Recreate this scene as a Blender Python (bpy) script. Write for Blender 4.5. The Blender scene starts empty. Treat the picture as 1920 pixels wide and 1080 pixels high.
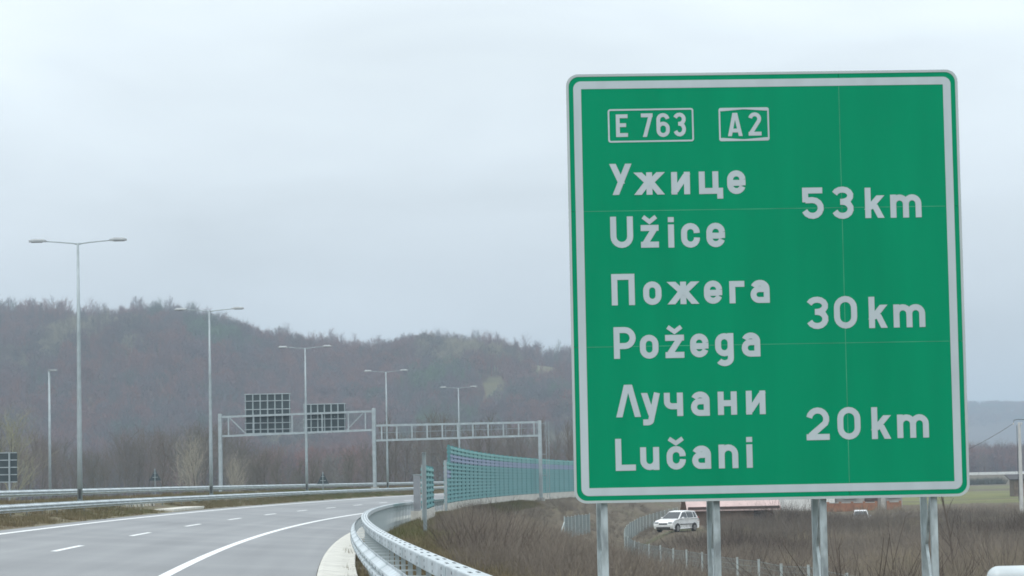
import bpy, bmesh, math, random
import numpy as np
from mathutils import Vector, Matrix, noise

scene = bpy.context.scene
COL = scene.collection
PI = math.pi

# ------------------------------------------------------------------ camera
F, PITCH, ROLL, CAMZ = 5200.0, .0677, .0190, 1.5          # focal length in photo pixels (1920 wide)
cam_data = bpy.data.cameras.new('camera')
cam_data.sensor_width = 36
cam_data.lens = F * 36 / 1920
cam_data.clip_start = .1
cam_data.clip_end = 20000
cam = bpy.data.objects.new('camera', cam_data)
COL.objects.link(cam)
cam.matrix_world = Matrix.Translation((0, 0, CAMZ)) @ Matrix.Rotation(PI/2 + PITCH, 4, 'X') @ Matrix.Rotation(-ROLL, 4, 'Z')
scene.camera = cam

# ------------------------------------------------------------------ sky, sun, exposure
SUN_EL, SUN_AZ = math.radians(48), math.radians(205)       # behind the camera, veiled by cloud
world = bpy.data.worlds.new('World')
scene.world = world
world.use_nodes = True
wn, wl = world.node_tree.nodes, world.node_tree.links
wn.clear()
def N(t, **kw):
    n = wn.new(t)
    for k, v in kw.items(): setattr(n, k, v)
    return n
sky = N('ShaderNodeTexSky', sky_type='NISHITA', sun_disc=False, sun_elevation=SUN_EL, sun_rotation=SUN_AZ, air_density=1.4, dust_density=3.0)
skys = N('ShaderNodeVectorMath', operation='SCALE'); skys.inputs['Scale'].default_value = .1
wl.new(sky.outputs[0], skys.inputs[0])
geo = N('ShaderNodeTexCoord')
sep = N('ShaderNodeSeparateXYZ'); wl.new(geo.outputs['Generated'], sep.inputs[0])
ramp = N('ShaderNodeValToRGB')                              # an overcast sky brightens towards the zenith
cr = ramp.color_ramp
cr.elements[0].position = .0; cr.elements[0].color = (.745, .81, .875, 1)
cr.elements[1].position = 1.; cr.elements[1].color = (1.76, 1.83, 1.89, 1)
e = cr.elements.new(.07); e.color = (.80, .88, .95, 1)
e = cr.elements.new(.17); e.color = (1.04, 1.14, 1.20, 1)
e = cr.elements.new(.45); e.color = (1.36, 1.44, 1.50, 1)
wl.new(sep.outputs['Z'], ramp.inputs[0])
mp = N('ShaderNodeMapping'); mp.inputs['Scale'].default_value = (5, 5, 16); mp.inputs['Rotation'].default_value = (.12, .1, .3)
wl.new(geo.outputs['Generated'], mp.inputs[0])
cn = N('ShaderNodeTexNoise'); cn.inputs['Scale'].default_value = 1.3; cn.inputs['Detail'].default_value = 5; cn.inputs['Roughness'].default_value = .45
cn.inputs['Distortion'].default_value = .4
wl.new(mp.outputs[0], cn.inputs[0])
cmr = N('ShaderNodeMapRange'); cmr.inputs['From Min'].default_value = .3; cmr.inputs['From Max'].default_value = .7
cmr.inputs['To Min'].default_value = .885; cmr.inputs['To Max'].default_value = 1.10
wl.new(cn.outputs[0], cmr.inputs[0])
cl = N('ShaderNodeVectorMath', operation='SCALE'); wl.new(ramp.outputs[0], cl.inputs[0]); wl.new(cmr.outputs[0], cl.inputs['Scale'])
mx = N('ShaderNodeMix', data_type='RGBA'); mx.inputs[0].default_value = .92
wl.new(skys.outputs[0], mx.inputs[6]); wl.new(cl.outputs[0], mx.inputs[7])
bg = N('ShaderNodeBackground'); bg.inputs['Strength'].default_value = 1.0
wo = N('ShaderNodeOutputWorld')
wl.new(mx.outputs[2], bg.inputs[0]); wl.new(bg.outputs[0], wo.inputs[0])

sun_data = bpy.data.lights.new('sun', 'SUN')
sun_data.energy = 0.9; sun_data.angle = math.radians(35); sun_data.color = (1, .97, .93)
sun = bpy.data.objects.new('sun', sun_data); COL.objects.link(sun)
sd = Vector((math.sin(SUN_AZ)*math.cos(SUN_EL), math.cos(SUN_AZ)*math.cos(SUN_EL), math.sin(SUN_EL)))
sun.rotation_euler = sd.to_track_quat('Z', 'Y').to_euler()

scene.view_settings.view_transform = 'Standard'
scene.view_settings.look = 'None'
scene.view_settings.exposure = 0.0
scene.view_settings.gamma = 1.0
scene.render.engine = 'CYCLES'
scene.cycles.max_bounces = 5
scene.cycles.diffuse_bounces = 2
scene.cycles.glossy_bounces = 2
scene.cycles.transmission_bounces = 2
scene.cycles.transparent_max_bounces = 6
scene.cycles.volume_bounces = 0
scene.cycles.use_denoising = True
scene.cycles.pixel_filter_type = 'BLACKMAN_HARRIS'
scene.cycles.filter_width = 1.7

# ------------------------------------------------------------------ pixel and road geometry helpers
CP, SP, CR, SR = math.cos(PITCH), math.sin(PITCH), math.cos(ROLL), math.sin(ROLL)
def ray(px, py):
    U, V = px - 960, 540 - py
    u, v = (U*CR + V*SR)/F, (-U*SR + V*CR)/F
    return Vector((u, CP - v*SP, SP + v*CP))
def at(px, py, Y):                                           # the point on a pixel's ray at distance Y along the view
    d = ray(px, py); return Vector((0, 0, CAMZ)) + d*(Y/d.y)
T0, RAD = -.10125, 1433.0
ZM, E0, E1, G = .513, .0397, .00022, -.00142
CX, CY = RAD*math.cos(T0), -RAD*math.sin(T0)
def th(s): return T0 + s/RAD
def sk(x, y):                                                # world -> along and across the road
    k = RAD - math.hypot(x-CX, y-CY)
    s = RAD*(math.atan2(y-CY, CX-x) - T0) if True else 0
    return s, k
def plane_z(s, k):
    e = E0 + E1*min(max(s, 0), 190)
    return ZM - e*(k+13) + G*s
def pt(s, k, dz=0, z=None):
    t = th(s); r = RAD - k
    x = CX - r*math.cos(t); y = CY + r*math.sin(t)
    return Vector((x, y, (plane_z(s, k)+dz) if z is None else z))
def s_at(px, k, lo=60, hi=600):                              # distance along the road where the line at offset k crosses a pixel column
    best = None
    for i in range(2701):
        s = lo + (hi-lo)*i/2700
        p = pt(s, k)
        q = 960 + F*p.x/p.y - (0)
        # column shift by roll
        v = (p.z - CAMZ)/p.y - math.tan(PITCH)
        q = 960 + F*(p.x/p.y*CR - v*SR)
        if best is None or abs(q-px) < best[0]: best = (abs(q-px), s)
    return best[1]
def sm(a, b, x):
    t = min(1, max(0, (x-a)/(b-a))); return t*t*(3-2*t)
def lerp(a, b, t): return a + (b-a)*t
RIDGE_PX = [-900, -500, -200, 0, 160, 330, 400, 480, 640, 700, 790, 880, 1060, 1300, 1600, 1800, 2100]
RIDGE_Z  = [66, 80, 91, 93, 89, 87, 83, 75, 69, 67, 71, 69, 62, 38, 0, 0, 0]
RIDGE_X = [(p-960)/F*1500 for p in RIDGE_PX]
def ground_z(x, y):
    s, k = sk(x, y)
    zf = -1.75 - .0127*min(max(s, -20), 190)
    zfield = -3.1 + .25*noise.noise((x*.03, y*.03, 3))
    if -29 <= k <= 2.2:
        z = plane_z(s, k) - .16
        if k < -15.5: z = plane_z(s, -15.5) - .5 - .02*(-15.5-k)
    elif k > 2.2:
        zv = -.3 - .0022*min(max(s, 0), 400)
        ze = plane_z(s, 2.2) - .16
        if k < 3.0: z = lerp(ze, zv, (k-2.2)/.8)
        elif k < 4.2: z = zv - .1*(k-3)
        else:
            foot = 14.0
            z = lerp(zv-.12, zf, min(1, (k-4.2)/(foot-4.2)))
            if k > 14.5: z = lerp(zf, zfield, sm(14.5, 18, k))
        z += .12*noise.noise((x*.35, y*.35, 0))*sm(3.2, 5, k)
    else:
        z = lerp(plane_z(s, -15.5)-.8, -3.2, min(1, (-29-k)/8.0))
    d2 = (x-34.2)**2 + ((y-270)*.8)**2
    if d2 < 150: z -= 1.08*math.exp(-d2/28)
    # far country
    if y > 420:
        far = -3.3 + .4*noise.noise((x*.01, y*.01, 7))
        z = lerp(z, far, sm(420, 520, y))
        if x > 90:                                            # low embankment of a side road
            z += 2.6*math.exp(-((y-900)/14)**2)*sm(90, 130, x)
        h = float(np.interp(x*1500/max(y, 1100) if y < 1500 else x, RIDGE_X, RIDGE_Z))
        t = (y-980)/(1500-980)
        if t > 0:
            if t < 1: prof = .25*t + .75*t*t*(3-2*t)
            else: prof = 1 - .8*sm(1500, 2300, y)
            nz = noise.noise((x*.0085+4, y*.0045, 1.7))*.8 + noise.noise((x*.02, y*.011, 9))*.35
            fold = 20*nz*math.sin(PI*min(1, max(0, t)))*(h/90)
            z += (h*prof + fold)
        if y > 2300:                                          # the far ridge
            hx = 92 + 14*noise.noise((x*.0016, 2, 5)) + 5*noise.noise((x*.008, 2, 5))
            z += hx*math.exp(-((y-4300)/700)**2)*sm(150, 500, x)
    return z
def on_ground(px, py, y0=40, y1=2500):                       # where a pixel's ray meets the ground
    d = ray(px, py); y = y0
    while y < y1:
        P = Vector((0, 0, CAMZ)) + d*(y/d.y)
        if P.z <= ground_z(P.x, P.y): return P
        y += 1 if y < 400 else 6
    return P

# ------------------------------------------------------------------ materials
MATS = {}
def material(name, col, rough=.7, metal=0, var=.12, scale=3., col2=None, bump=0., bscale=None, spec=.4, coord='Object', stretch=(1, 1, 1), detail=4):
    if name in MATS: return MATS[name]
    m = bpy.data.materials.new(name); m.use_nodes = True
    nt = m.node_tree; b = nt.nodes['Principled BSDF']
    b.inputs['Roughness'].default_value = rough; b.inputs['Metallic'].default_value = metal
    b.inputs['Specular IOR Level'].default_value = spec
    tc = nt.nodes.new('ShaderNodeTexCoord'); mpn = nt.nodes.new('ShaderNodeMapping')
    mpn.inputs['Scale'].default_value = stretch
    nt.links.new(tc.outputs[coord], mpn.inputs[0])
    nz = nt.nodes.new('ShaderNodeTexNoise'); nz.inputs['Scale'].default_value = scale; nz.inputs['Detail'].default_value = detail
    nt.links.new(mpn.outputs[0], nz.inputs[0])
    rp = nt.nodes.new('ShaderNodeValToRGB')
    c2 = col2 if col2 else tuple(min(1, c*(1+var)) for c in col)
    c1 = col if col2 else tuple(c*(1-var) for c in col)
    rp.color_ramp.elements[0].position = .32; rp.color_ramp.elements[1].position = .68
    rp.color_ramp.elements[0].color = (*c1, 1); rp.color_ramp.elements[1].color = (*c2, 1)
    nt.links.new(nz.outputs[0], rp.inputs[0]); nt.links.new(rp.outputs[0], b.inputs['Base Color'])
    if bump:
        n2 = nt.nodes.new('ShaderNodeTexNoise'); n2.inputs['Scale'].default_value = bscale or scale*6; n2.inputs['Detail'].default_value = 3
        nt.links.new(mpn.outputs[0], n2.inputs[0])
        bp = nt.nodes.new('ShaderNodeBump'); bp.inputs['Strength'].default_value = bump; bp.inputs['Distance'].default_value = .02
        nt.links.new(n2.outputs[0], bp.inputs['Height']); nt.links.new(bp.outputs[0], b.inputs['Normal'])
    MATS[name] = m
    return m
GALV = material('galvanised_steel', (.36, .42, .44), .5, .35, .12, 2.2, spec=.4)
GALV_OLD = material('weathered_galvanised_steel', (.30, .36, .375), .58, .25, .14, 1.3)
RAIL = material('guardrail_zinc', (.50, .565, .59), .45, .3, .20, 3.2, stretch=(1.5, .5, 2), detail=7)
RAIL_DULL = material('guardrail_dull_zinc', (.40, .47, .49), .5, .3, .10, 1.2)
DARK = material('dark_metal', (.05, .06, .065), .6, .1)
HOLE = material('slot_shadow_metal', (.10, .12, .13), .7, .2)
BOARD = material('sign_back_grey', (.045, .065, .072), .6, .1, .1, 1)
LUM = material('luminaire_grey', (.36, .39, .40), .45, .2)
LENS = material('luminaire_glass', (.16, .18, .19), .25)
GREEN = material('reflective_green', (.0008, .255, .122), .5, 0, .07, 1.1, spec=.05, stretch=(2.2, 2.2, .35), detail=6)
SEAM_GLINT = material('seam_glint_green', (.045, .30, .17), .5, 0, .3, 3)  # lighter green paints in the light reflected along the sheet seams
WHITE = material('reflective_white', (.45, .525, .55), .5, 0, .05, 2.5, spec=.12, stretch=(2, 2, .5))
EDGE = material('sign_edge_white', (.42, .485, .49), .5, 0, .06, 2, spec=.2)
CONC = material('pale_concrete', (.56, .56, .51), .85, 0, .16, 2.5, bump=.3, bscale=18)
CONC_GREY = material('grey_concrete', (.38, .39, .37), .85, 0, .15, 2., bump=.3, bscale=14)
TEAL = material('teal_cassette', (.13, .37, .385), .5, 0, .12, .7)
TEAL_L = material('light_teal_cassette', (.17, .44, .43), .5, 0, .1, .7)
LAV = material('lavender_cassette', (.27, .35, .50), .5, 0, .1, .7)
PAINT = material('road_paint_white', (.74, .77, .77), .6, 0, .12, 5, bump=.1)
BARK = material('bark_greybrown', (.115, .095, .078), .9, 0, .25, .3)
CARW = material('white_car_paint', (.78, .80, .80), .25, 0, .02, 1, spec=.5)
CARGLASS = material('car_glass', (.03, .04, .045), .08, 0, .05, 1, spec=.6)
TYRE = material('tyre_rubber', (.025, .025, .025), .85)
PLASTIC = material('black_plastic', (.03, .03, .032), .6)
RIM = material('wheel_rim', (.4, .41, .42), .35, .6)
LAMPGLASS = material('headlamp_glass', (.45, .48, .5), .15)
WOOD = material('weathered_wood', (.14, .11, .085), .85, 0, .3, 2)

# ------------------------------------------------------------------ mesh builder
class MB:
    def __init__(self): self.v, self.f = [], []
    def add(self, vs, fs):
        o = len(self.v); self.v += [tuple(p) for p in vs]; self.f += [tuple(i+o for i in q) for q in fs]; return self
    def box(self, c, d, rz=0, M=None):
        hx, hy, hz = d[0]/2, d[1]/2, d[2]/2
        vs = [Vector((x*hx, y*hy, z*hz)) for z in (-1, 1) for y in (-1, 1) for x in (-1, 1)]
        if rz: vs = [Matrix.Rotation(rz, 3, 'Z') @ p for p in vs]
        if M: vs = [M @ p for p in vs]
        c = Vector(c)
        return self.add([p+c for p in vs], [(0,2,3,1), (4,5,7,6), (0,1,5,4), (2,6,7,3), (0,4,6,2), (1,3,7,5)])
    def bar(self, a, b, w, h=None, up=(0, 0, 1)):                # a rectangular bar from a to b
        a, b = Vector(a), Vector(b); h = h or w
        d = (b-a).normalized(); u = Vector(up)
        if abs(d.dot(u)) > .98: u = Vector((0, 1, 0))
        sx = d.cross(u).normalized(); sz = sx.cross(d)
        vs = []
        for p in (a, b):
            for i, j in ((-1, -1), (1, -1), (1, 1), (-1, 1)): vs.append(p + sx*(w/2*i) + sz*(h/2*j))
        return self.add(vs, [(0,1,2,3), (7,6,5,4), (0,4,5,1), (1,5,6,2), (2,6,7,3), (3,7,4,0)])
    def tube(self, pts, rs, n=8, cap=True):
        pts = [Vector(p) for p in pts]
        if not hasattr(rs, '__len__'): rs = [rs]*len(pts)
        vs, fs = [], []
        for i, p in enumerate(pts):
            d = (pts[min(i+1, len(pts)-1)] - pts[max(i-1, 0)]).normalized()
            u = Vector((0, 0, 1)) if abs(d.z) < .95 else Vector((1, 0, 0))
            a = d.cross(u).normalized(); b = d.cross(a)
            for j in range(n):
                t = 2*PI*j/n; vs.append(p + (a*math.cos(t) + b*math.sin(t))*rs[i])
        for i in range(len(pts)-1):
            for j in range(n):
                fs.append((i*n+j, i*n+(j+1) % n, (i+1)*n+(j+1) % n, (i+1)*n+j))
        if cap:
            fs.append(tuple(range(n-1, -1, -1))); fs.append(tuple(range((len(pts)-1)*n, len(pts)*n)))
        return self.add(vs, fs)
    def prism(self, poly, a, b, axis='y'):                       # polygon in the other two axes, extruded from a to b
        n = len(poly)
        def P(q, t): return (q[0], t, q[1]) if axis == 'y' else ((t, q[0], q[1]) if axis == 'x' else (q[0], q[1], t))
        vs = [P(q, a) for q in poly] + [P(q, b) for q in poly]
        fs = [tuple(range(n)), tuple(range(2*n-1, n-1, -1))] + [(i, n+i, n+(i+1) % n, (i+1) % n) for i in range(n)]
        return self.add(vs, fs)
    def mesh(self, name, mat, smooth=False, bevel=0):
        me = bpy.data.meshes.new(name)
        me.from_pydata(self.v, [], self.f)
        bm = bmesh.new(); bm.from_mesh(me)
        bmesh.ops.recalc_face_normals(bm, faces=bm.faces)
        if bevel:
            bmesh.ops.bevel(bm, geom=[x for x in bm.edges], offset=bevel, segments=2, affect='EDGES', profile=.5)
        bm.to_mesh(me); bm.free()
        if smooth:
            for p in me.polygons: p.use_smooth = True
        me.materials.append(mat)
        return me
    def build(self, name, mat, parent=None, **kw):
        return put(name, self.mesh(name, mat, **kw), parent)
def put(name, me, parent=None, loc=None, rot=None):
    o = bpy.data.objects.new(name, me); COL.objects.link(o)
    if parent: o.parent = parent
    if loc is not None: o.location = loc
    if rot is not None: o.rotation_euler = rot
    return o
def tag(o, label=None, cat=None, group=None, kind=None):
    if label: o['label'] = label
    if cat: o['category'] = cat
    if group: o['group'] = group
    if kind: o['kind'] = kind
    return o
def thing(name, label, cat, loc=(0, 0, 0), rz=0, group=None):
    o = bpy.data.objects.new(name, None); COL.objects.link(o)
    o.location = loc; o.rotation_euler = (0, 0, rz); o.empty_display_size = .2
    return tag(o, label, cat, group)
def copy_tree(o, parent=None):
    c = o.copy(); COL.objects.link(c)
    if parent: c.parent = parent
    for ch in list(o.children): copy_tree(ch, c)
    return c

# ------------------------------------------------------------------ ground
def steps(*segs):
    out = []
    for a, b, d in segs:
        n = max(1, int(round((b-a)/d))); out += [a + (b-a)*i/n for i in range(n)]
    return out + [segs[-1][1]]
gx = steps((-6000, -1500, 500), (-1500, -700, 80), (-700, -46, 9), (-46, 60, 1), (60, 600, 9), (600, 1600, 40), (1600, 6000, 440))
gy = steps((-200, 0, 20), (0, 380, 2), (380, 700, 10), (700, 2400, 20), (2400, 5600, 60), (5600, 9000, 340))
gv = [(x, y, ground_z(x, y)) for y in gy for x in gx]
nx = len(gx)
gf = [(j*nx+i, j*nx+i+1, (j+1)*nx+i+1, (j+1)*nx+i) for j in range(len(gy)-1) for i in range(nx-1)]
gm = bpy.data.meshes.new('ground'); gm.from_pydata(gv, [], gf)
for p in gm.polygons: p.use_smooth = True
def ground_material():
    m = bpy.data.materials.new('earth_and_dry_grass'); m.use_nodes = True
    nt = m.node_tree; b = nt.nodes['Principled BSDF']; b.inputs['Roughness'].default_value = .95; b.inputs['Specular IOR Level'].default_value = .1
    g = nt.nodes.new('ShaderNodeNewGeometry')
    def nz(sc, det=4):
        n = nt.nodes.new('ShaderNodeTexNoise'); n.inputs['Scale'].default_value = sc; n.inputs['Detail'].default_value = det
        nt.links.new(g.outputs['Position'], n.inputs[0]); return n
    def rp(src, stops):
        r = nt.nodes.new('ShaderNodeValToRGB'); el = r.color_ramp.elements
        el[0].position, el[0].color = stops[0][0], (*stops[0][1], 1)
        el[1].position, el[1].color = stops[-1][0], (*stops[-1][1], 1)
        for p, c in stops[1:-1]: q = el.new(p); q.color = (*c, 1)
        nt.links.new(src, r.inputs[0]); return r
    def mix(f, a, c):
        x = nt.nodes.new('ShaderNodeMix'); x.data_type = 'RGBA'
        nt.links.new(f, x.inputs[0]); nt.links.new(a, x.inputs[6]); nt.links.new(c, x.inputs[7]); return x.outputs[2]
    fine = rp(nz(1.6).outputs[0], [(.3, (.075, .062, .045)), (.5, (.13, .11, .08)), (.72, (.17, .15, .105))])
    green = rp(nz(.6).outputs[0], [(.3, (.06, .085, .03)), (.7, (.11, .14, .055))])
    patch = rp(nz(.13, 3).outputs[0], [(.60, (0, 0, 0)), (.72, (.6, .6, .6))])
    base = mix(patch.outputs[0], fine.outputs[0], green.outputs[0])
    # the sown field beyond the houses is green: the attribute carries which parcel a spot belongs to
    at_ = nt.nodes.new('ShaderNodeAttribute'); at_.attribute_name = 'parcel'
    crop = rp(nz(.08).outputs[0], [(.35, (.12, .13, .06)), (.65, (.185, .19, .08))])
    base2 = mix(at_.outputs['Fac'], base, crop.outputs[0])
    at2 = nt.nodes.new('ShaderNodeAttribute'); at2.attribute_name = 'forest_floor'
    litter = rp(nz(.03).outputs[0], [(.35, (.075, .055, .045)), (.65, (.11, .075, .055))])
    base3 = mix(at2.outputs['Fac'], base2, litter.outputs[0])
    nt.links.new(base3, b.inputs['Base Color'])
    return m
gm.materials.append(ground_material())
ground = tag(put('ground', gm), kind='structure')
def parcel(x, y):
    if 355 < y < 560 and 45 < x < 130 and not (395 < y < 405): return 1.
    if 610 < y < 700 and 95 < x < 150: return .8
    return 0.
# clearings on the hill
CLEAR = []
for px, py, rx, ry in ((925, 738, 30, 0), (1015, 690, 50, 1), (850, 668, 40, 1)):
    P = on_ground(px, py, 960); CLEAR.append((P.x, P.y-10-25*ry, rx*P.y/F, 50+45*ry))
def clearing(x, y):
    for cx, cy, rx, ry in CLEAR:
        if ((x-cx)/rx)**2 + ((y-cy)/ry)**2 < 1 + .9*noise.noise((x*.05, y*.03, 50)): return True
    return False
a1 = gm.attributes.new('parcel', 'FLOAT', 'POINT'); a2 = gm.attributes.new('forest_floor', 'FLOAT', 'POINT')
a1.data.foreach_set('value', [parcel(x, y) or (.38 if y > 900 and clearing(x, y) else 0.) for x, y, z in gv])
a2.data.foreach_set('value', [(sm(900, 960, y) if not clearing(x, y) and (x < 330 or y > 2300) else 0.) for x, y, z in gv])

# ------------------------------------------------------------------ roads
def strip(name, profile, s0, s1, ds, mat, kind='structure', parent=None, uv=True):
    """profile: list of (k, dz above the road plane) or (k, None, z-function)"""
    n = int((s1-s0)/ds); vs, fs = [], []
    for i in range(n+1):
        s = s0 + (s1-s0)*i/n
        for q in profile: vs.append(pt(s, q[0], q[1]))
    m = len(profile)
    for i in range(n):
        for j in range(m-1): fs.append((i*m+j, i*m+j+1, (i+1)*m+j+1, (i+1)*m+j))
    me = bpy.data.meshes.new(name); me.from_pydata(vs, [], fs); me.materials.append(mat)
    a = me.attributes.new('road', 'FLOAT_VECTOR', 'POINT')
    flat = []
    for i in range(n+1):
        s = s0 + (s1-s0)*i/n
        for q in profile: flat += [q[0], s, 0]
    a.data.foreach_set('vector', flat)
    o = put(name, me, parent)
    if kind: tag(o, kind=kind)
    return o
def asphalt():
    m = bpy.data.materials.new('worn_asphalt'); m.use_nodes = True
    nt = m.node_tree; b = nt.nodes['Principled BSDF']; b.inputs['Roughness'].default_value = .62; b.inputs['Specular IOR Level'].default_value = .35
    a = nt.nodes.new('ShaderNodeAttribute'); a.attribute_name = 'road'
    def nz(scale, st, det=4):
        mpn = nt.nodes.new('ShaderNodeMapping'); mpn.inputs['Scale'].default_value = st
        nt.links.new(a.outputs['Vector'], mpn.inputs[0])
        n = nt.nodes.new('ShaderNodeTexNoise'); n.inputs['Scale'].default_value = scale; n.inputs['Detail'].default_value = det
        nt.links.new(mpn.outputs[0], n.inputs[0]); return n.outputs[0]
    def math2(op, x, y):
        q = nt.nodes.new('ShaderNodeMath'); q.operation = op
        for i, v in enumerate((x, y)):
            if isinstance(v, (int, float)): q.inputs[i].default_value = v
            else: nt.links.new(v, q.inputs[i])
        return q.outputs[0]
    streak = nz(1.0, (1.1, .02, 1), 3); blot = nz(.12, (1, .35, 1), 4); grain = nz(14, (1, 1, 1), 2); trans = nz(.22, (.12, 1., 1), 3)
    v = math2('ADD', math2('MULTIPLY', streak, .35), math2('ADD', math2('MULTIPLY', blot, .35), math2('ADD', math2('MULTIPLY', grain, .12), math2('MULTIPLY', trans, .25))))
    r = nt.nodes.new('ShaderNodeValToRGB'); el = r.color_ramp.elements
    el[0].position, el[0].color = .40, (.168, .180, .188, 1); el[1].position, el[1].color = .64, (.258, .272, .280, 1)
    nt.links.new(v, r.inputs[0]); nt.links.new(r.outputs[0], b.inputs['Base Color'])
    bp = nt.nodes.new('ShaderNodeBump'); bp.inputs['Strength'].default_value = .15; bp.inputs['Distance'].default_value = .01
    nt.links.new(nz(60, (1, 1, 1), 2), bp.inputs['Height']); nt.links.new(bp.outputs[0], b.inputs['Normal'])
    return m
ASPH = asphalt()
KL, KD, KR, KG = -8.65, -5.38, -2.02, .576
strip('carriageway', [(-9.3, 0), (-6, 0), (-3, 0), (KG, 0)], -40, 620, 5, ASPH)
strip('left_edge_line', [(KL-.1, .004), (KL+.1, .004)], 20, 600, 4, PAINT)
strip('right_edge_line', [(KR-.1, .004), (KR+.1, .004)], 10, 600, 4, PAINT)
dash_me = None
for i in range(14):
    s = 62.6 + 19.6*(i-2)
    strip('lane_dash', [(KD-.075, .004), (KD+.075, .004)], s, s+6.3, 2.1, PAINT)
strip('gutter', [(KG, -.05), (KG+.02, .03), (KG+.1, .05), (KG+.6, .02), (KG+.75, .05), (KG+.75, -.16)], -20, 420, 4, CONC)
MED = material('median_turf_soil', (.15, .12, .08), .95, 0, 0, .5, col2=(.135, .135, .07), bump=.5, coord='Object')
strip('median', [(-15.8, -.55), (-15.6, .0), (-15.0, .36), (-12.6, .27), (-11.4, .09), (-10.2, .02), (-9.3, .004), (-9.3, -.2)], -40, 620, 5, MED)
op = MB()
def opp(s, k): return pt(s, k, z=plane_z(s, -15.5) - .34 - .015*(-15.5-k))
ov = [opp(-40+i*6, k) for i in range(111) for k in (-26.8, -15.85)]
om = bpy.data.meshes.new('opposite_carriageway'); om.from_pydata(ov, [], [(2*i, 2*i+1, 2*i+3, 2*i+2) for i in range(110)]); om.materials.append(material('plain_asphalt', (.17, .18, .19), .7, 0, .1, .2))
tag(put('opposite_carriageway', om), kind='structure')

# ------------------------------------------------------------------ big green sign
SIGN_Y = 26.0
SC = Vector((2.36, SIGN_Y, 1.74+CAMZ)); SYAW = .04
sign = thing('road_sign', 'large green motorway distance sign with white Cyrillic and Latin place names', 'road sign', (SC.x, SC.y, -.5), SYAW)
SU = Vector((math.cos(SYAW), math.sin(SYAW), 0)); SN = Vector((math.sin(SYAW), -math.cos(SYAW), 0))
def sign_uv(px, py):                                          # a pixel's ray on the plane of the sign
    d = ray(px, py); o = Vector((0, 0, CAMZ))
    t = (SC-o).dot(SN)/d.dot(SN); P = o + d*t - SC
    return Vector((P.dot(SU), P.z))
c4 = [sign_uv(*p) for p in ((1059, 141.5), (1796, 130), (1080.5, 944.5), (1815.5, 928.5))]
U0, U1 = (c4[0].x+c4[2].x)/2, (c4[1].x+c4[3].x)/2
V0, V1 = (c4[2].y+c4[3].y)/2, (c4[0].y+c4[1].y)/2
SH = math.atan2((c4[1].y-c4[0].y)+(c4[3].y-c4[2].y), 2*(U1-U0))      # the sign hangs a hair off level
PXM = (V1-V0)/803
UC, VC = (U0+U1)/2, (V0+V1)/2
ZB = SC.z + .5                                                # local z of the sign centre above the empty
def L(u, v, out=0):                                           # sign plane -> local coordinates of the thing (front faces -y)
    return Vector((u, -out, v + ZB))
def rrect(u0, u1, v0, v1, r, n=7):
    pts = []
    for cx, cy, a in ((u1-r, v1-r, 0), (u0+r, v1-r, PI/2), (u0+r, v0+r, PI), (u1-r, v0+r, 3*PI/2)):
        for i in range(n+1):
            t = a + PI/2*i/n; pts.append((cx + r*math.cos(t), cy + r*math.sin(t)))
    return pts
def clip(poly, ax, lim, keep_less):                            # cut a polygon with an axis-parallel line
    out = []
    for i, p in enumerate(poly):
        q = poly[(i+1) % len(poly)]
        ip = (p[ax] <= lim) == keep_less; iq = (q[ax] <= lim) == keep_less
        if ip: out.append(p)
        if ip != iq:
            t = (lim-p[ax])/(q[ax]-p[ax]); out.append((p[0]+(q[0]-p[0])*t, p[1]+(q[1]-p[1])*t))
    return out
def slab(poly, d0, d1):                                       # polygon on the sign plane, from depth d0 (behind) to d1 (front)
    m = MB(); n = len(poly)
    vs = [L(u, v, d0) for u, v in poly] + [L(u, v, d1) for u, v in poly]
    return m.add(vs, [tuple(range(n)), tuple(range(2*n-1, n-1, -1))] + [(i, (i+1) % n, n+(i+1) % n, n+i) for i in range(n)])
def ring(outer, inner, d):
    m = MB(); n = len(outer)
    vs = [L(u, v, d) for u, v in outer] + [L(u, v, d) for u, v in inner] + [L(u, v, d-.003) for u, v in outer] + [L(u, v, d-.003) for u, v in inner]
    fs = []
    for i in range(n):
        j = (i+1) % n
        fs += [(i, j, n+j, n+i), (2*n+i, 2*n+j, j, i), (n+i, n+j, 3*n+j, 3*n+i)]
    return m.add(vs, fs)
full = rrect(U0, U1, V0, V1, .11)
uj = sign_uv(1583, 550).x
vj = [sign_uv(1430, 391.5).y, sign_uv(1430, 645.5).y]
# three rows of two aluminium sheets, the seams open by a few millimetres
for (ua, ub) in ((U0-1, uj), (uj, U1+1)):
    for (va, vb) in ((V0-1, vj[1]), (vj[1], vj[0]), (vj[0], V1+1)):
        p = full
        for ax, lim, less in ((0, ub-.0016, True), (0, ua+.0016, False), (1, vb-.0014, True), (1, va+.0014, False)): p = clip(p, ax, lim, less)
        slab(p, -.03, 0).build('panel', GREEN, sign)
slab(rrect(U0+.02, U1-.02, V0+.02, V1-.02, .09), -.034, -.031).build('backing_sheet', material('bare_aluminium', (.30, .36, .34), .5, .3), sign)
ins = lambda a, r: rrect(U0+a, U1-a, V0+a, V1-a, r)
ring(ins(-.004, .114), ins(.020, .096), .004).build('edge_band', EDGE, sign)
ring(ins(.064, .070), ins(.137, .006), .003).build('border_stripe', WHITE, sign)
for v in vj:
    MB().box(L((U0+U1)/2, v, .0), (U1-U0-.29, .0022, .006)).build('seam_glint', SEAM_GLINT, sign)
MB().box(L(uj, (V0+V1)/2, .0005), (.006, .0022, V1-V0-.29)).build('seam_glint', SEAM_GLINT, sign)

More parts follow.
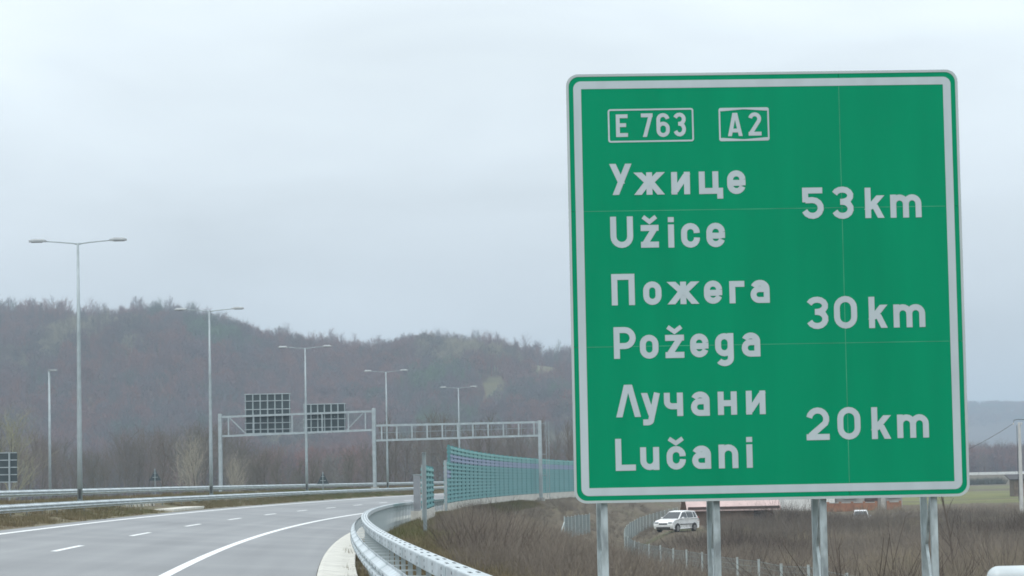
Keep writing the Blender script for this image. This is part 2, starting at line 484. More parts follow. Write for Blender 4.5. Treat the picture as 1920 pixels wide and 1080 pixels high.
# --- letters drawn as strokes of one width
def arc(cx, cy, rx, ry, a0, a1, n=10):
    return [(cx + rx*math.cos(math.radians(a0+(a1-a0)*i/n)), cy + ry*math.sin(math.radians(a0+(a1-a0)*i/n))) for i in range(n+1)]
def glyph(ch, w, h, t):
    l, r, b, p = t/2, w-t/2, t/2, h-t/2
    m = w/2; R = min((w-t)/2, (h-t)/2); S = []
    rx = (w-t)/2
    if ch in 'oо0': S = [arc(m, p-rx, rx, rx, 0, 180) + arc(m, b+rx, rx, rx, 180, 360) + [(r, p-rx)]]
    elif ch == 'c': S = [arc(m, p-rx, rx, rx, -6, 180) + arc(m, b+rx, rx, rx, 180, 366)]
    elif ch in 'eе':
        q = h*.47
        S = [arc(m, p-rx, rx, rx, 0, 180) + arc(m, b+rx, rx, rx, 180, 345), [(r, p-rx), (r, q-t*.42)], [(l, q), (r, q)]]
    elif ch in 'aа':
        q = h*.60; rb = (q-b)/2
        S = [[(r, 0), (r, p-rx*.9)] + arc(m, p-rx*.9, rx, rx*.9, 0, 160)[1:], [(r, q)] + arc(l+rb, b+rb, rb, rb, 90, 270) + [(r, b)]]
    elif ch == 'n': S = [[(l, 0), (l, h)], [(l, p-rx)] + arc(m, p-rx, rx, rx, 180, 0) + [(r, 0)]]
    elif ch == 'u': S = [[(r, 0), (r, h)], [(l, h)] + arc(m, b+rx, rx, rx, 180, 360)]
    elif ch == 'm':
        r2 = (w-t)/4
        S = [[(l, 0), (l, h)], [(l, p-r2)] + arc(l+r2, p-r2, r2, r2, 180, 0) + [(m, 0)], [(m, p-r2)] + arc(r-r2, p-r2, r2, r2, 180, 0) + [(r, 0)]]
    elif ch == 'i': S = [[(m, 0), (m, h*.76)], [(m, h-t*.85), (m, h)]]
    elif ch in 'zž':
        S = [[(0, p), (w, p)], [(0, b), (w, b)], [(r-t*.1, p), (l+t*.1, b)]]
    elif ch == 'k': S = [[(l, 0), (l, h)], [(l, h*.28), (w-t*.66, h*.74)], [(m*.93, h*.44), (w-t*.62, 0)]]
    elif ch == 'g':
        d = h*.30; S = [arc(m, p-rx, rx, rx, 0, 180) + arc(m, d+b+rx, rx, rx, 180, 360) + [(r, p-rx)], [(r, h), (r, b+rx*.8)] + arc(m, b+rx*.8, rx, rx*.8, 0, -150)[1:]]
    elif ch == 'У': S = [[(t*.55, h), (w*.54, h*.36)], [(w-t*.55, h), (w*.27, 0)]]
    elif ch == 'у': S = [[(t*.5, h), (w*.53, h*.30)], [(w-t*.5, h), (w*.50, h*.16)] + arc(w*.30, h*.16, w*.20, h*.16-b, 0, -90, 5)[1:] + [(w*.08, b)]]
    elif ch == 'ж':
        S = [[(m, 0), (m, h)], [(t*.6, h), (m, h*.5)], [(w-t*.6, h), (m, h*.5)], [(t*.6, 0), (m*.95, h*.60)], [(w-t*.6, 0), (m*1.05, h*.60)]]
    elif ch == 'и': S = [[(l, 0), (l, h)], [(r, 0), (r, h)], [(l, t*.35), (r, h-t*.35)]]
    elif ch == 'ц':
        d = h*.18; S = [[(l, h), (l, d), (l, d)][:2], [(w-t*1.25, h), (w-t*1.25, d)], [(0, d+b), (w, d+b)], [(r, d+t), (r, 0)]]
    elif ch == 'П': S = [[(l, 0), (l, h)], [(r, 0), (r, h)], [(l, p), (r, p)]]
    elif ch == 'г': S = [[(l, 0), (l, h)], [(l, p), (w, p)]]
    elif ch == 'Л': S = [[(t*.5, 0), (m-t*.16, h)], [(w-t*.5, 0), (m+t*.16, h)]]
    elif ch == 'ч': S = [[(r, 0), (r, h)], [(l, h), (l, h*.62)] + arc(l+rx*.8, h*.62, rx*.8, h*.62-h*.42, 180, 270, 6)[1:] + [(r, h*.42)]]
    elif ch == 'н': S = [[(l, 0), (l, h)], [(r, 0), (r, h)], [(l, h*.5), (r, h*.5)]]
    elif ch == 'U': S = [[(l, h)] + arc(m, b+rx, rx, rx, 180, 360) + [(r, h)]]
    elif ch == 'P':
        q = h*.40; rr = (p-q)/2
        S = [[(l, 0), (l, h)], [(l, p)] + arc(r-rr, p-rr, rr, rr, 90, -90) + [(l, q)]]
    elif ch == 'L': S = [[(l, 0), (l, h)], [(l, b), (w, b)]]
    elif ch == 'E': S = [[(l, 0), (l, h)], [(l, b), (w, b)], [(l, p), (w, p)], [(l, h*.52), (w*.86, h*.52)]]
    elif ch == 'A': S = [[(t*.5, 0), (m-t*.12, h)], [(w-t*.5, 0), (m+t*.12, h)], [(w*.2, h*.24), (w*.8, h*.24)]]
    elif ch == '7': S = [[(0, p), (w, p)], [(r, p+t*.1), (w*.30, 0)]]
    elif ch == '6':
        S = [arc(m, b+rx, rx, rx, 0, 360, 18), [(l, b+rx), (l, p-rx)] + arc(m, p-rx, rx, rx, 180, 15)[1:]] if h > 2.6*rx else []
        q = h*.56
        S = [arc(m, q-rx, rx, rx, 0, 180) + arc(m, b+rx, rx, rx, 180, 360) + [(r, q-rx)], [(l, b+rx), (l, p-rx)] + arc(m, p-rx, rx, rx, 180, 10)[1:]]
    elif ch == '3':
        q = h*.53; ra = (p-q)/2; rb = (q-b)/2
        S = [arc(m, p-ra, rx, ra, 160, -90) + [(m*.8, q)], [(m*.8, q)] + arc(m, b+rb, rx, rb, 90, -160)]
    elif ch == '5':
        q = h*.60; rb = (q-b)/2
        S = [[(l*1.1, p), (w*.95, p)], [(l*1.1, h), (l*1.1, q-t*.35)], [(l*1.1, q-b*.1)] + arc(m*.95, b+rb, r-m*.95, rb, 90, -160)]
    elif ch == '2':
        S = [arc(m, p-rx, rx, rx, 170, -30) + [(l+t*.15, t*.7)], [(0, b), (w, b)]]
    return S
def stroke_mesh(mb, pts, t, out, closed=False):
    q = []
    for p in pts:
        p = Vector(p)
        if not q or (p-q[-1]).length > 1e-5: q.append(p)
    cl_ = (q[0]-q[-1]).length < 1e-6
    if cl_: q = q[:-1]
    n = len(q); Lf, Rt = [], []
    for i in range(n):
        a = q[(i-1) % n] if (cl_ or i > 0) else None
        c = q[(i+1) % n] if (cl_ or i < n-1) else None
        d1 = (q[i]-a).normalized() if a is not None and (q[i]-a).length > 1e-9 else None
        d2 = (c-q[i]).normalized() if c is not None and (c-q[i]).length > 1e-9 else None
        d1 = d1 or d2; d2 = d2 or d1
        n1, n2 = Vector((-d1.y, d1.x)), Vector((-d2.y, d2.x))
        mm = (n1+n2); mm = mm.normalized() if mm.length > 1e-6 else n1
        k = min(2.0, 1/max(.3, mm.dot(n1)))
        Lf.append(q[i]+mm*(t/2*k)); Rt.append(q[i]-mm*(t/2*k))
    vs = [L(p.x, p.y, out) for p in Lf] + [L(p.x, p.y, out) for p in Rt]
    fs = [(i, (i+1) % n, n+(i+1) % n, n+i) for i in range(n if cl_ else n-1)]
    mb.add(vs, fs)
rot2 = lambda p, a: (p[0]*math.cos(a)-p[1]*math.sin(a), p[0]*math.sin(a)+p[1]*math.cos(a))
def letter(ch, x0, x1, y0, y1, t=11.2, caron=None):
    c = sign_uv((x0+x1)/2, (y0+y1)/2)
    w, h, tt = (x1-x0)*PXM, (y1-y0)*PXM, t*PXM
    base = ch if ch not in 'žč' else {'ž': 'z', 'č': 'c'}[ch]
    S = glyph(base, w, h, tt)
    if caron:
        cy = h + (y0-caron)*PXM
        S = S + [[(w*.5-w*.36, cy), (w*.5, cy-(y0-caron)*PXM*.62), (w*.5+w*.36, cy)]]
    mb = MB()
    for i, st in enumerate(S):
        tk = tt if not (caron and i == len(S)-1) else tt*.72
        if len(st) == 2 and abs(st[1][1]-st[0][1]) > .25*abs(st[1][0]-st[0][0]) and abs(st[1][0]-st[0][0]) > 1e-4:
            dx, dy = st[1][0]-st[0][0], st[1][1]-st[0][1]
            hw_ = tk/2*math.hypot(dx, dy)/abs(dy)
            q4 = [(st[0][0]-hw_, st[0][1]), (st[0][0]+hw_, st[0][1]), (st[1][0]+hw_, st[1][1]), (st[1][0]-hw_, st[1][1])]
            q4 = [rot2((u-w/2, v-h/2), SH) for u, v in q4]
            mb.add([L(u+c.x, v+c.y, .0032+.0005*i) for u, v in q4], [(0, 1, 2, 3)])
            continue
        stroke_mesh(mb, [(rot2((u-w/2, v-h/2), SH)[0]+c.x, rot2((u-w/2, v-h/2), SH)[1]+c.y) for u, v in st], tk, .0032+.0005*i)
    mb.build('letter', WHITE, sign)
# (character, x0, x1, y0, y1) in photo pixels
for a in (('E', 1154.8, 1177, 214.4, 257, 7.2), ('7', 1202, 1224, 212.5, 257, 7.2), ('6', 1230.7, 1255.6, 212, 257, 7.2), ('3', 1262, 1286, 211, 256, 7.2),
          ('A', 1364.4, 1391.9, 211.5, 255.5, 7.2), ('2', 1403, 1427.4, 210.5, 254.5, 7.2),
          ('У', 1142.6, 1184.8, 307, 365.6), ('ж', 1188.9, 1246, 323, 365.3), ('и', 1258.5, 1293.7, 322.2, 364.6), ('ц', 1310.4, 1355.6, 321.2, 373), ('е', 1363.3, 1397.8, 319.3, 364),
          ('U', 1144.4, 1187, 406, 465), ('ž', 1201.5, 1235.2, 421.8, 464.4, 11.2, 406.3), ('i', 1252, 1264.4, 407, 464.4), ('c', 1277, 1312.2, 418.2, 464.4), ('e', 1324.4, 1359.3, 417.6, 463.5),
          ('П', 1146.5, 1190, 513.6, 572.4), ('о', 1206, 1240.2, 527.7, 571.7), ('ж', 1251.7, 1310.4, 528.1, 570.3), ('е', 1319.8, 1354, 526, 569.6), ('г', 1367.5, 1396, 526.8, 568.6), ('а', 1407, 1443, 524.7, 568.1),
          ('P', 1150.7, 1192, 613.3, 672.5), ('o', 1199.7, 1234.6, 627.8, 672.5), ('ž', 1247.4, 1282.8, 627.8, 671.2, 11.2, 612.9), ('e', 1294, 1328.3, 625.5, 670), ('g', 1341, 1375.6, 624.8, 686.5), ('a', 1390.5, 1425.4, 623.5, 668.7),
          ('Л', 1155, 1201, 721.5, 782), ('у', 1202.7, 1238, 736.8, 797.3), ('ч', 1245, 1280.6, 736.4, 780.2), ('а', 1295.5, 1330.5, 734.2, 779.8), ('н', 1345.8, 1381.6, 734.2, 777.7), ('и', 1398.6, 1435.2, 732.5, 776.8),
          ('L', 1154, 1191.6, 822.8, 882.4), ('u', 1200.6, 1236, 838.6, 881.2), ('č', 1250, 1285.7, 836.5, 880.3, 11.2, 822.4), ('a', 1297.7, 1333, 835.6, 879), ('n', 1347.5, 1384.1, 833.5, 877.8), ('i', 1399, 1411.4, 819.4, 876.9),
          ('5', 1503.7, 1544.4, 351.5, 410.7), ('3', 1558.5, 1600.4, 349.6, 410.7), ('k', 1621.5, 1658.5, 351.5, 408.9), ('m', 1669, 1727.8, 364.4, 408.1),
          ('3', 1511, 1553, 556.2, 617.1), ('0', 1563.5, 1607, 555, 616), ('k', 1628.7, 1664.5, 556.2, 615), ('m', 1675, 1734.8, 570.3, 613.7),
          ('2', 1511.6, 1555, 764.1, 825), ('0', 1570, 1613.4, 763.2, 824), ('k', 1634, 1671, 763.3, 822.9), ('m', 1682, 1741.6, 776.9, 820.8)):
    letter(*a)
def tilt_rect(x0, x1, y0, y1, r):
    c = sign_uv((x0+x1)/2, (y0+y1)/2); w, h = (x1-x0)*PXM, (y1-y0)*PXM
    return [(rot2(p, SH)[0]+c.x, rot2(p, SH)[1]+c.y) for p in rrect(-w/2, w/2, -h/2, h/2, r)]
ring(tilt_rect(1139.5, 1301, 203.5, 266.5, .024), tilt_rect(1142.5, 1298, 206.5, 263.5, .012), .0034).build('route_frame', WHITE, sign)
# the motorway frame: its top and bottom bars taper towards the middle
def a2_frame():
    x0, x1, y0, y1 = 1347.5, 1442.5, 201.5, 264.5
    c = sign_uv((x0+x1)/2, (y0+y1)/2); w, h = (x1-x0)*PXM, (y1-y0)*PXM
    out, inn = [], []
    n = 7
    outer = rrect(-w/2, w/2, -h/2, h/2, .02, n)
    s_ = 3.0*PXM
    def band(u): return PXM*(3.0 + 3.2*min(1, abs(u)/(w*.42)))
    top = [(w/2-s_ - (w-2*s_)*i/(2*n+1), 0) for i in range(2*n+2)]
    inner = []
    us = np.linspace(w/2-s_, -w/2+s_, 2*(n+1))
    inner += [(u, h/2-band(u)) for u in us]
    us = us[::-1]
    inner += [(u, -h/2+band(u)) for u in us]
    f = lambda p: (rot2(p, SH)[0]+c.x, rot2(p, SH)[1]+c.y)
    return [f(p) for p in outer], [f(p) for p in inner]
o_, i_ = a2_frame()
ring(o_, i_, .0034).build('route_frame', WHITE, sign)

# lattice legs of the sign: two tubes one behind the other, zigzag bars between
GSTEEL = material('sign_post_zinc', (.36, .42, .435), .55, .2, .38, 5., stretch=(2.5, 2.5, 1), detail=6)
for px in (1133.5, 1344.5, 1545, 1753):
    u = sign_uv(px, 935).x
    top, bot = V1*.55, -(SC.z) - 2.0
    leg = MB().box(L(u, (top+bot)/2, -.085), (.062, .07, top-bot)).build('front_leg', GSTEEL, sign, bevel=.006)
    MB().box(L(u-.012, (top+bot)/2, -.52), (.06, .06, top-bot)).build('rear_leg', GSTEEL, sign, bevel=.006)
    z = VC - 2.0 + .15; sgn = 1
    while z > bot + .6:
        a, b_ = ((-.11, -.49) if sgn > 0 else (-.49, -.11))
        MB().bar(L(u, z, a), L(u, z-.62, b_), .028, .028).build('lattice_bar', GSTEEL, sign)
        z -= .62; sgn = -sgn
    z = VC + 1.4; sgn = 1
for v in (V0+.35, V0+1.35, V0+2.4, V0+3.4):
    MB().box(L(UC, v, -.041), (U1-U0-.2, .014, .09)).build('mounting_rail', GSTEEL, sign)

# ------------------------------------------------------------------ guardrails
W_PROF = [(0, .0), (.0, .03), (.075, .075), (.082, .10), (.075, .125), (.012, .15), (.012, .16), (.075, .185), (.082, .21), (.075, .235), (0, .28), (0, .31)]
def wbeam_mesh(name, mat, Ls, t=.004):
    """a W profile of length Ls along +y, bulging to -x, bottom at z=0"""
    m = MB(); n = len(W_PROF)
    vs = []
    for y in (0, Ls):
        for a, z in W_PROF: vs.append((-a, y, z))
        for a, z in W_PROF: vs.append((-a+t, y, z))
    fs = []
    for i in range(n-1):
        fs += [(i, i+1, 2*n+i+1, 2*n+i), (n+i, 3*n+i, 3*n+i+1, n+i+1), (i, n+i, n+i+1, i+1), (2*n+i, 2*n+i+1, 3*n+i+1, 3*n+i)]
    fs += [(0, 2*n, 3*n, n), (n-1, 2*n-1, 4*n-1, 3*n-1)]
    m.add(vs, fs); return m.mesh(name, mat)
def seg_pose(s, k, L_, dz, root, zf=None):
    a = pt(s, k, dz); b = pt(s+L_, k, dz)
    if zf: a.z = zf(s)+dz; b.z = zf(s+L_)+dz
    d = b-a
    return a - Vector(root.location), (math.asin(d.z/d.length), 0, -math.atan2(d.x, d.y)), d.length
NR = thing('guardrail', 'pale galvanised guardrail with box top beam and lower corrugated beam curving along the right shoulder', 'guardrail', pt(6, 1.55, 0))
SEG = 4.0
box_me = MB().box((.075, SEG/2-.01, -.0675), (.15, SEG-.02, .135)).mesh('top_beam', RAIL, bevel=.012)
w_me = wbeam_mesh('corrugated_beam', RAIL, SEG-.004)
hb = MB()
for c in range(3):
    y0 = .35 + c*1.333
    for i in range(2):
        for j in range(2):
            hb.box((.045+.06*i, y0+.16*j+.02*i, .0015), (.022, .07, .004))
    hb.box((-.0015, y0+.1, -.04), (.004, .03, .022)); hb.box((-.0015, y0+.1, -.10), (.004, .03, .022))
holes_me = hb.mesh('bolts_and_slot_shade', HOLE)  # dark blocks on the beam paint the shade inside its slots
wlap_me = wbeam_mesh('lap_joint', RAIL_DULL, .34)
splice_me = MB().box((-.003, 0, -.0675), (.004, .30, .10)).mesh('splice_plate', RAIL_DULL)
wsp_me = MB().box((-.083, 0, .105), (.005, .05, .03)).box((-.083, 0, .205), (.005, .05, .03)).mesh('bolts_and_slot_shade', HOLE)
post_me = MB().box((.105, 0, -.64), (.05, .055, 1.0)).mesh('post', RAIL_DULL)
post_far = post_me
spacer_me = MB().bar((-.155, 0, -.215), (.08, 0, -.215), .05, .013).mesh('spacer', RAIL)
i = 0
s = 6.0
KB, HB, KW, HW = 1.485, .974, 1.24, .795
while s < 420:
    loc, rot, ln = seg_pose(s, KB, SEG, HB, NR)
    o = put('top_beam', box_me, NR, loc, rot)
    if s < 110: tag(put('bolts_and_slot_shade', holes_me, o), kind='stuff')
    if s < 80: put('splice_plate', splice_me, o)
    loc2, rot2_, _ = seg_pose(s, KW+.085, SEG, HW-.31, NR)
    o = put('corrugated_beam', w_me, NR, loc2, rot2_)
    if s < 110: put('lap_joint', wlap_me, o, (-.005, -.02, 0))
    if s < 80: 
        for yb in (.3, 1.63, 2.97): tag(put('bolts_and_slot_shade', wsp_me, o, (0, yb, 0)), kind='stuff')
    np_ = 2
    for q in range(np_):
        ss = s + SEG*(q+.2)/np_
        lp, rp_, _ = seg_pose(ss, KB, .5, HB-.005, NR)
        put('post', post_me, NR, lp, rp_)
        if s < 130: put('spacer', spacer_me, NR, lp, rp_)
    s += SEG; i += 1
# median barriers
wr_me = wbeam_mesh('corrugated_beam', RAIL, SEG-.004)
wl_me = MB()
for v in wr_me.vertices: pass
mpost_me = MB().box((.0, 0, -.56), (.06, .06, 1.0)).mesh('post', material('dirty_post_zinc', (.20, .22, .21), .7, .1, .25, 2))
def median_rail(k, top, label, s0, s1, mirror):
    root = thing('guardrail', label, 'guardrail', pt(s0, k, 0))
    s = s0
    while s < s1:
        loc, rot, ln = seg_pose(s, k, SEG, top-.31, root)
        if mirror:
            loc, rot, ln = seg_pose(s+SEG, k, -SEG, top-.31, root)
        o = put('corrugated_beam', wr_me, root, loc, rot)
        for q in (0,):
            lp, rp_, _ = seg_pose(s+SEG*(.1+.5*q), k + (-.06), .5, top-.05, root)
            put('post', mpost_me, root, lp, rp_)
        s += SEG
    return root
median_rail(-11.45, .56, 'galvanised corrugated guardrail along the near edge of the grassy median', 60, 420, True)
median_rail(-14.85, .84, 'galvanised corrugated guardrail along the far edge of the grassy median', 60, 420, True)

# ------------------------------------------------------------------ street lamps
def lamp_proto(label):
    root = thing('street_lamp', label, 'street lamp', group='double-armed lamps along the median')
    H = 12.28
    MB().tube([(0, 0, -.3), (0, 0, 3), (0, 0, 8), (0, 0, H-.12)], [.125, .115, .085, .055], 10).build('pole', GALV, root, smooth=True)
    MB().box((0, 0, .02), (.4, .4, .05)).build('base_plate', GALV_OLD, root)
    MB().box((0, -.118, .45), (.11, .02, .45)).build('access_door', DARK, root)
    for sg in (-1, 1):
        pts = [(0, 0, H-.18), (sg*.25, 0, H-.13), (sg*1.0, 0, H-.06), (sg*1.55, 0, H-.02)]
        MB().tube(pts, [.045, .035, .03, .028], 6).build('arm', GALV, root, smooth=True)
        # flat head: hexagonal plan, domed top
        h = MB(); vs = []
        for (zz, sc_) in ((-.05, 1), (.03, 1), (.10, .62)):
            for (x, y) in ((0, .07), (.12, .14), (.66, .15), (.80, .09), (.80, -.09), (.66, -.15), (.12, -.14), (0, -.07)):
                vs.append((sg*(1.48 + .40 + (x-.40)*sc_), y*sc_, H + zz))
        fs = [tuple(range(8)), tuple(range(16, 24))] + [(r*8+j, r*8+(j+1) % 8, r*8+8+(j+1) % 8, r*8+8+j) for r in (0, 1) for j in range(8)]
        hd = h.add(vs, fs).build('luminaire', LUM, root)
        MB().box((sg*1.92, 0, H-.062), (.5, .2, .02)).build('lens', LENS, hd)
    return root
lamp_px = (152.5, 398, 577, 728, 863)
lamp_labels = ('tallest-looking double-armed street lamp, nearest of the median row, at far left',
               'double-armed street lamp second in the median row, just left of the sign gantry',
               'double-armed street lamp third in the median row, rising behind the gantry sign boards',
               'double-armed street lamp fourth in the median row, right of the shared gantry post',
               'smallest double-armed street lamp, farthest in the median row, above the noise wall')
lp0 = None
for px, lb in zip(lamp_px, lamp_labels):
    s = s_at(px, -13.0)
    if lp0 is None: lp0 = lamp_proto(lb); o = lp0
    else: o = copy_tree(lp0)
    o.location = pt(s, -13.0, .27); o.rotation_euler = (0, 0, -th(s)); o['label'] = lb
s = s_at(95.5, -30); B = pt(s, -30, z=ground_z(*pt(s, -30).xy))
Hs = at(95.5, 695, B.y).z - B.z
o = thing('street_lamp', 'short single-armed street lamp standing beyond the motorway at far left', 'street lamp', B)
MB().tube([(0, 0, -.3), (0, 0, Hs*.5), (0, 0, Hs-.05)], [.12, .10, .075], 8).build('pole', GALV, o, smooth=True)
MB().tube([(0, 0, Hs-.1), (.12, 0, Hs-.02), (.2, 0, Hs)], .04, 6).build('arm', GALV, o)
hd = MB().prism([(-.05, -.1), (.12, -.16), (.55, -.13), (.62, 0), (.55, .13), (.12, .16), (-.05, .1)], Hs-.03, Hs+.09, 'z').build('luminaire', LUM, o)

# ------------------------------------------------------------------ gantries
def gantry(label, PL, PR, zl, zr, boards=None, style='diag', ladder=False, sharedright=False):
    """PL, PR: post feet; zl, zr: (bottom chord z, top chord z, post top z) at the two ends, world"""
    root = thing('sign_gantry', label, 'gantry', PL)
    D = Vector((PR.x-PL.x, PR.y-PL.y, 0)); W = D.length; D.normalize(); Q = Vector((-D.y, D.x, 0))   # Q points away from the camera
    o = Vector(PL)
    def W2(t, z, q=0): p = Vector((PL.x, PL.y, 0)) + D*(t*W) + Q*q; p.z = z; return p - o
    zz = lambda i, t: lerp(zl[i], zr[i], t)
    for t, foot in ((0, PL.z), (1, PR.z)):
        if t == 0 and style == 'box': continue        # this end hangs on the other gantry's post
        MB().box(W2(t, (foot-.3+zz(2, t))/2), (.34, .34, zz(2, t)-foot+.3), math.atan2(D.y, D.x)).build('post', GALV, root, bevel=.03)
        MB().box(W2(t, foot+.05), (.7, .7, .5), math.atan2(D.y, D.x)).build('footing', CONC_GREY, root)
    e_ = .17/W; e0_ = e_ if style == 'diag' else 0
    for q in (0, .75):
        for i in (0, 1):
            MB().bar(W2(e0_, zz(i, e0_), q), W2(1-e_, zz(i, 1-e_), q), .17 if q == 0 else .14, .2 if q == 0 else .15).build('chord', GALV, root)
    if style == 'diag':
        for t in (.055, .14+.08, .47, .665, .835, .945):
            MB().bar(W2(t, zz(0, t)+.1), W2(t, zz(1, t)-.1), .12, .12).build('strut', GALV, root)
        for a, b in ((.065, .17), (.93, .825)):
            MB().bar(W2(a, zz(1, a)-.15), W2(b, zz(0, b)+.12), .09, .09).build('diagonal_brace', GALV, root)
    else:
        for i in range(11):
            t = .035 + .93*i/10
            MB().bar(W2(t, zz(0, t)+.1), W2(t, zz(1, t)-.1), .15, .15).build('strut', GALV, root)
            MB().bar(W2(t+.012, zz(0, t)+.08, .75), W2(t+.012, zz(1, t)-.08, .75), .05, .05).build('rear_strut', GALV_OLD, root)
        MB().bar(W2(e_, zz(0, 0)+.78, .7), W2(1-e_, zz(0, 1)+.78, .7), .05, .06).build('handrail', GALV_OLD, root)
    for i in range(5):
        t = .1+.2*i
        for c in (0, 1): MB().bar(W2(t, zz(c, t), .08), W2(t, zz(c, t), .68), .07, .07).build('cross_bar', GALV, root)
    if ladder:
        for dq in (.30, .75):
            MB().bar(W2(1+.42/W+dq*.6/W, PR.z+.3, .1), W2(1+.42/W+dq*.6/W, zz(2, 1)-.1, .1), .05, .05).build('ladder_rail', GALV_OLD, root)
        for i in range(int((zz(2, 1)-PR.z-.6)/.6)):
            z = PR.z + .6 + .6*i
            MB().bar(W2(1+.6/W, z, .1), W2(1+.87/W, z, .1), .03, .03).build('rung', GALV_OLD, root)
        for z in (PR.z+2.5, PR.z+4.6, zz(2, 1)-.3):
            MB().bar(W2(1+.15/W, z, .05), W2(1+.6/W, z, .08), .06, .06).build('ladder_bracket', GALV_OLD, root)
    return root, W2
YG = None
sg_m = s_at(704, -13.0); PM = pt(sg_m, -13.0, .27)
sg_l = sg_m + 1.5; 
PLg = at(414, 915, pt(sg_m, -28.6).y + .5); PLg.z = ground_z(PLg.x, PLg.y)
PRg = pt(sg_m-.3, 4.0); 
PRg = at(1014, 900, PRg.y); PRg.z = ground_z(PRg.x, PRg.y)
def zpx(px, py, P): return at(px, py, P.y).z
GL, W2 = gantry('sign gantry spanning the opposite carriageway and carrying two sign boards seen from behind', PLg, PM - Vector((.0, .0, 0)),
           (zpx(414, 818, PLg), zpx(414, 782, PLg), zpx(414, 776, PLg)), (zpx(703, 806, PM), zpx(703, 771, PM), zpx(703, 765.5, PM)))
PM2 = PM + Vector((.19, -.03, 0))
GR, W3 = gantry('bare sign gantry with upright struts spanning the road from the median to the noise wall', PM2, PRg,
           (zpx(703, 826, PM2), zpx(703, 798, PM2), zpx(703, 794, PM2)), (zpx(1012, 816.5, PRg), zpx(1012, 791.5, PRg), zpx(1012, 788.5, PRg)), style='box', ladder=True)
def sign_back(label, x0, x1, y0, y1, nv, hs, Pa, off=.95):
    """a board facing away on the far side of the gantry, stiffened with rails"""
    DP = (PM-PLg); DP.z = 0; DP.normalize(); Q = Vector((-DP.y, DP.x, 0))
    yy = lambda px: lerp(PLg.y, PM.y, (px-414)/(704-414)) + off
    A, B = at(x0, y1, yy(x0)), at(x1, y1-1.2*(x1-x0)/85, yy(x1))
    H = at(x0, y0, yy(x0)).z - A.z
    root = thing('gantry_sign_board', label, 'sign board', A, group='boards on the gantry')
    d = B-A; d.z = 0; Wd = d.length; rz = math.atan2(d.y, d.x); root.rotation_euler = (0, 0, rz)
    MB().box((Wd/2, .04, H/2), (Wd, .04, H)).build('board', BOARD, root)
    for i in range(nv):
        x = .06 + (Wd-.12)*i/(nv-1)
        MB().box((x, -.03, H/2), (.13 if i not in (0, nv-1) else .09, .07, H)).build('upright_rail', GALV_OLD, root)
    for h in hs:
        MB().box((Wd/2, -.085, H*h), (Wd+.12, .05, .085)).build('cross_rail', GALV, root)
    for x in (Wd*.25, Wd*.75):
        for h in (.1, .55):
            MB().bar((x, -.1, H*h), (x, -off+.75, H*h), .06, .06).build('bracket', GALV_OLD, root)
sign_back('larger gantry sign board seen from behind, taller of the two and nearer the left post', 460, 545, 739, 814, 7, (.01, .11, .27, .61, .82, .99), PLg)
sign_back('smaller gantry sign board seen from behind, lower of the two and nearer the right post', 570, 648, 758, 811, 7, (.01, .17, .46, .99), PM)

# ------------------------------------------------------------------ signs along the road, seen from behind
def tri_sign(label, px, k, ytop, half, base=None):
    s = s_at(px, k); z0 = ground_z(*pt(s, k).xy) if base is None else plane_z(s, k)+base
    B = pt(s, k, z=z0); root = thing('warning_sign', label, 'warning sign', B, -th(s), 'triangular signs seen from behind')
    zt = at(px, ytop, B.y).z - z0
    MB().tube([(0, 0, -.3), (0, 0, zt)], .04, 8).build('post', GALV_OLD, root)
    w = half; hgt = w*1.73
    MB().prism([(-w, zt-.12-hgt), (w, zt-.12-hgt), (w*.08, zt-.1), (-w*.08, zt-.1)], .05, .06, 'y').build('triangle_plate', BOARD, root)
    for z in (zt-.4, zt-hgt*.8): MB().box((0, .03, z), (w*1.1*(zt-z)/hgt, .03, .05)).build('clamp', GALV, root)
tri_sign('triangular warning sign seen from behind, standing beyond the far guardrail left of the gantry', 292.5, -30, 879, .56)
tri_sign('triangular warning sign seen from behind, standing on the median under the gantry', 606.5, -13.4, 885, .55, .28)
s = s_at(8, -31); Bp = pt(s, -31); z0 = ground_z(Bp.x, Bp.y); Bp.z = z0
root = thing('road_sign', 'dark rectangular road sign seen from behind, cut by the left edge of the picture', 'road sign', Bp, -th(s))
zt, zb = at(10, 848, Bp.y).z - z0, at(10, 905, Bp.y).z - z0
wR = at(32, 870, Bp.y).x - Bp.x
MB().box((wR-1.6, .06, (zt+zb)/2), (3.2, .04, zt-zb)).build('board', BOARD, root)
for i in range(5): MB().box((wR-1.6, .015, lerp(zb, zt, .02+.24*i)), (3.2, .05, .07)).build('cross_rail', GALV, root)
for x in (wR-.55, wR-2.6): MB().tube([(x, -.04, -.3), (x, -.04, zt)], .07, 8).build('post', GALV, root)

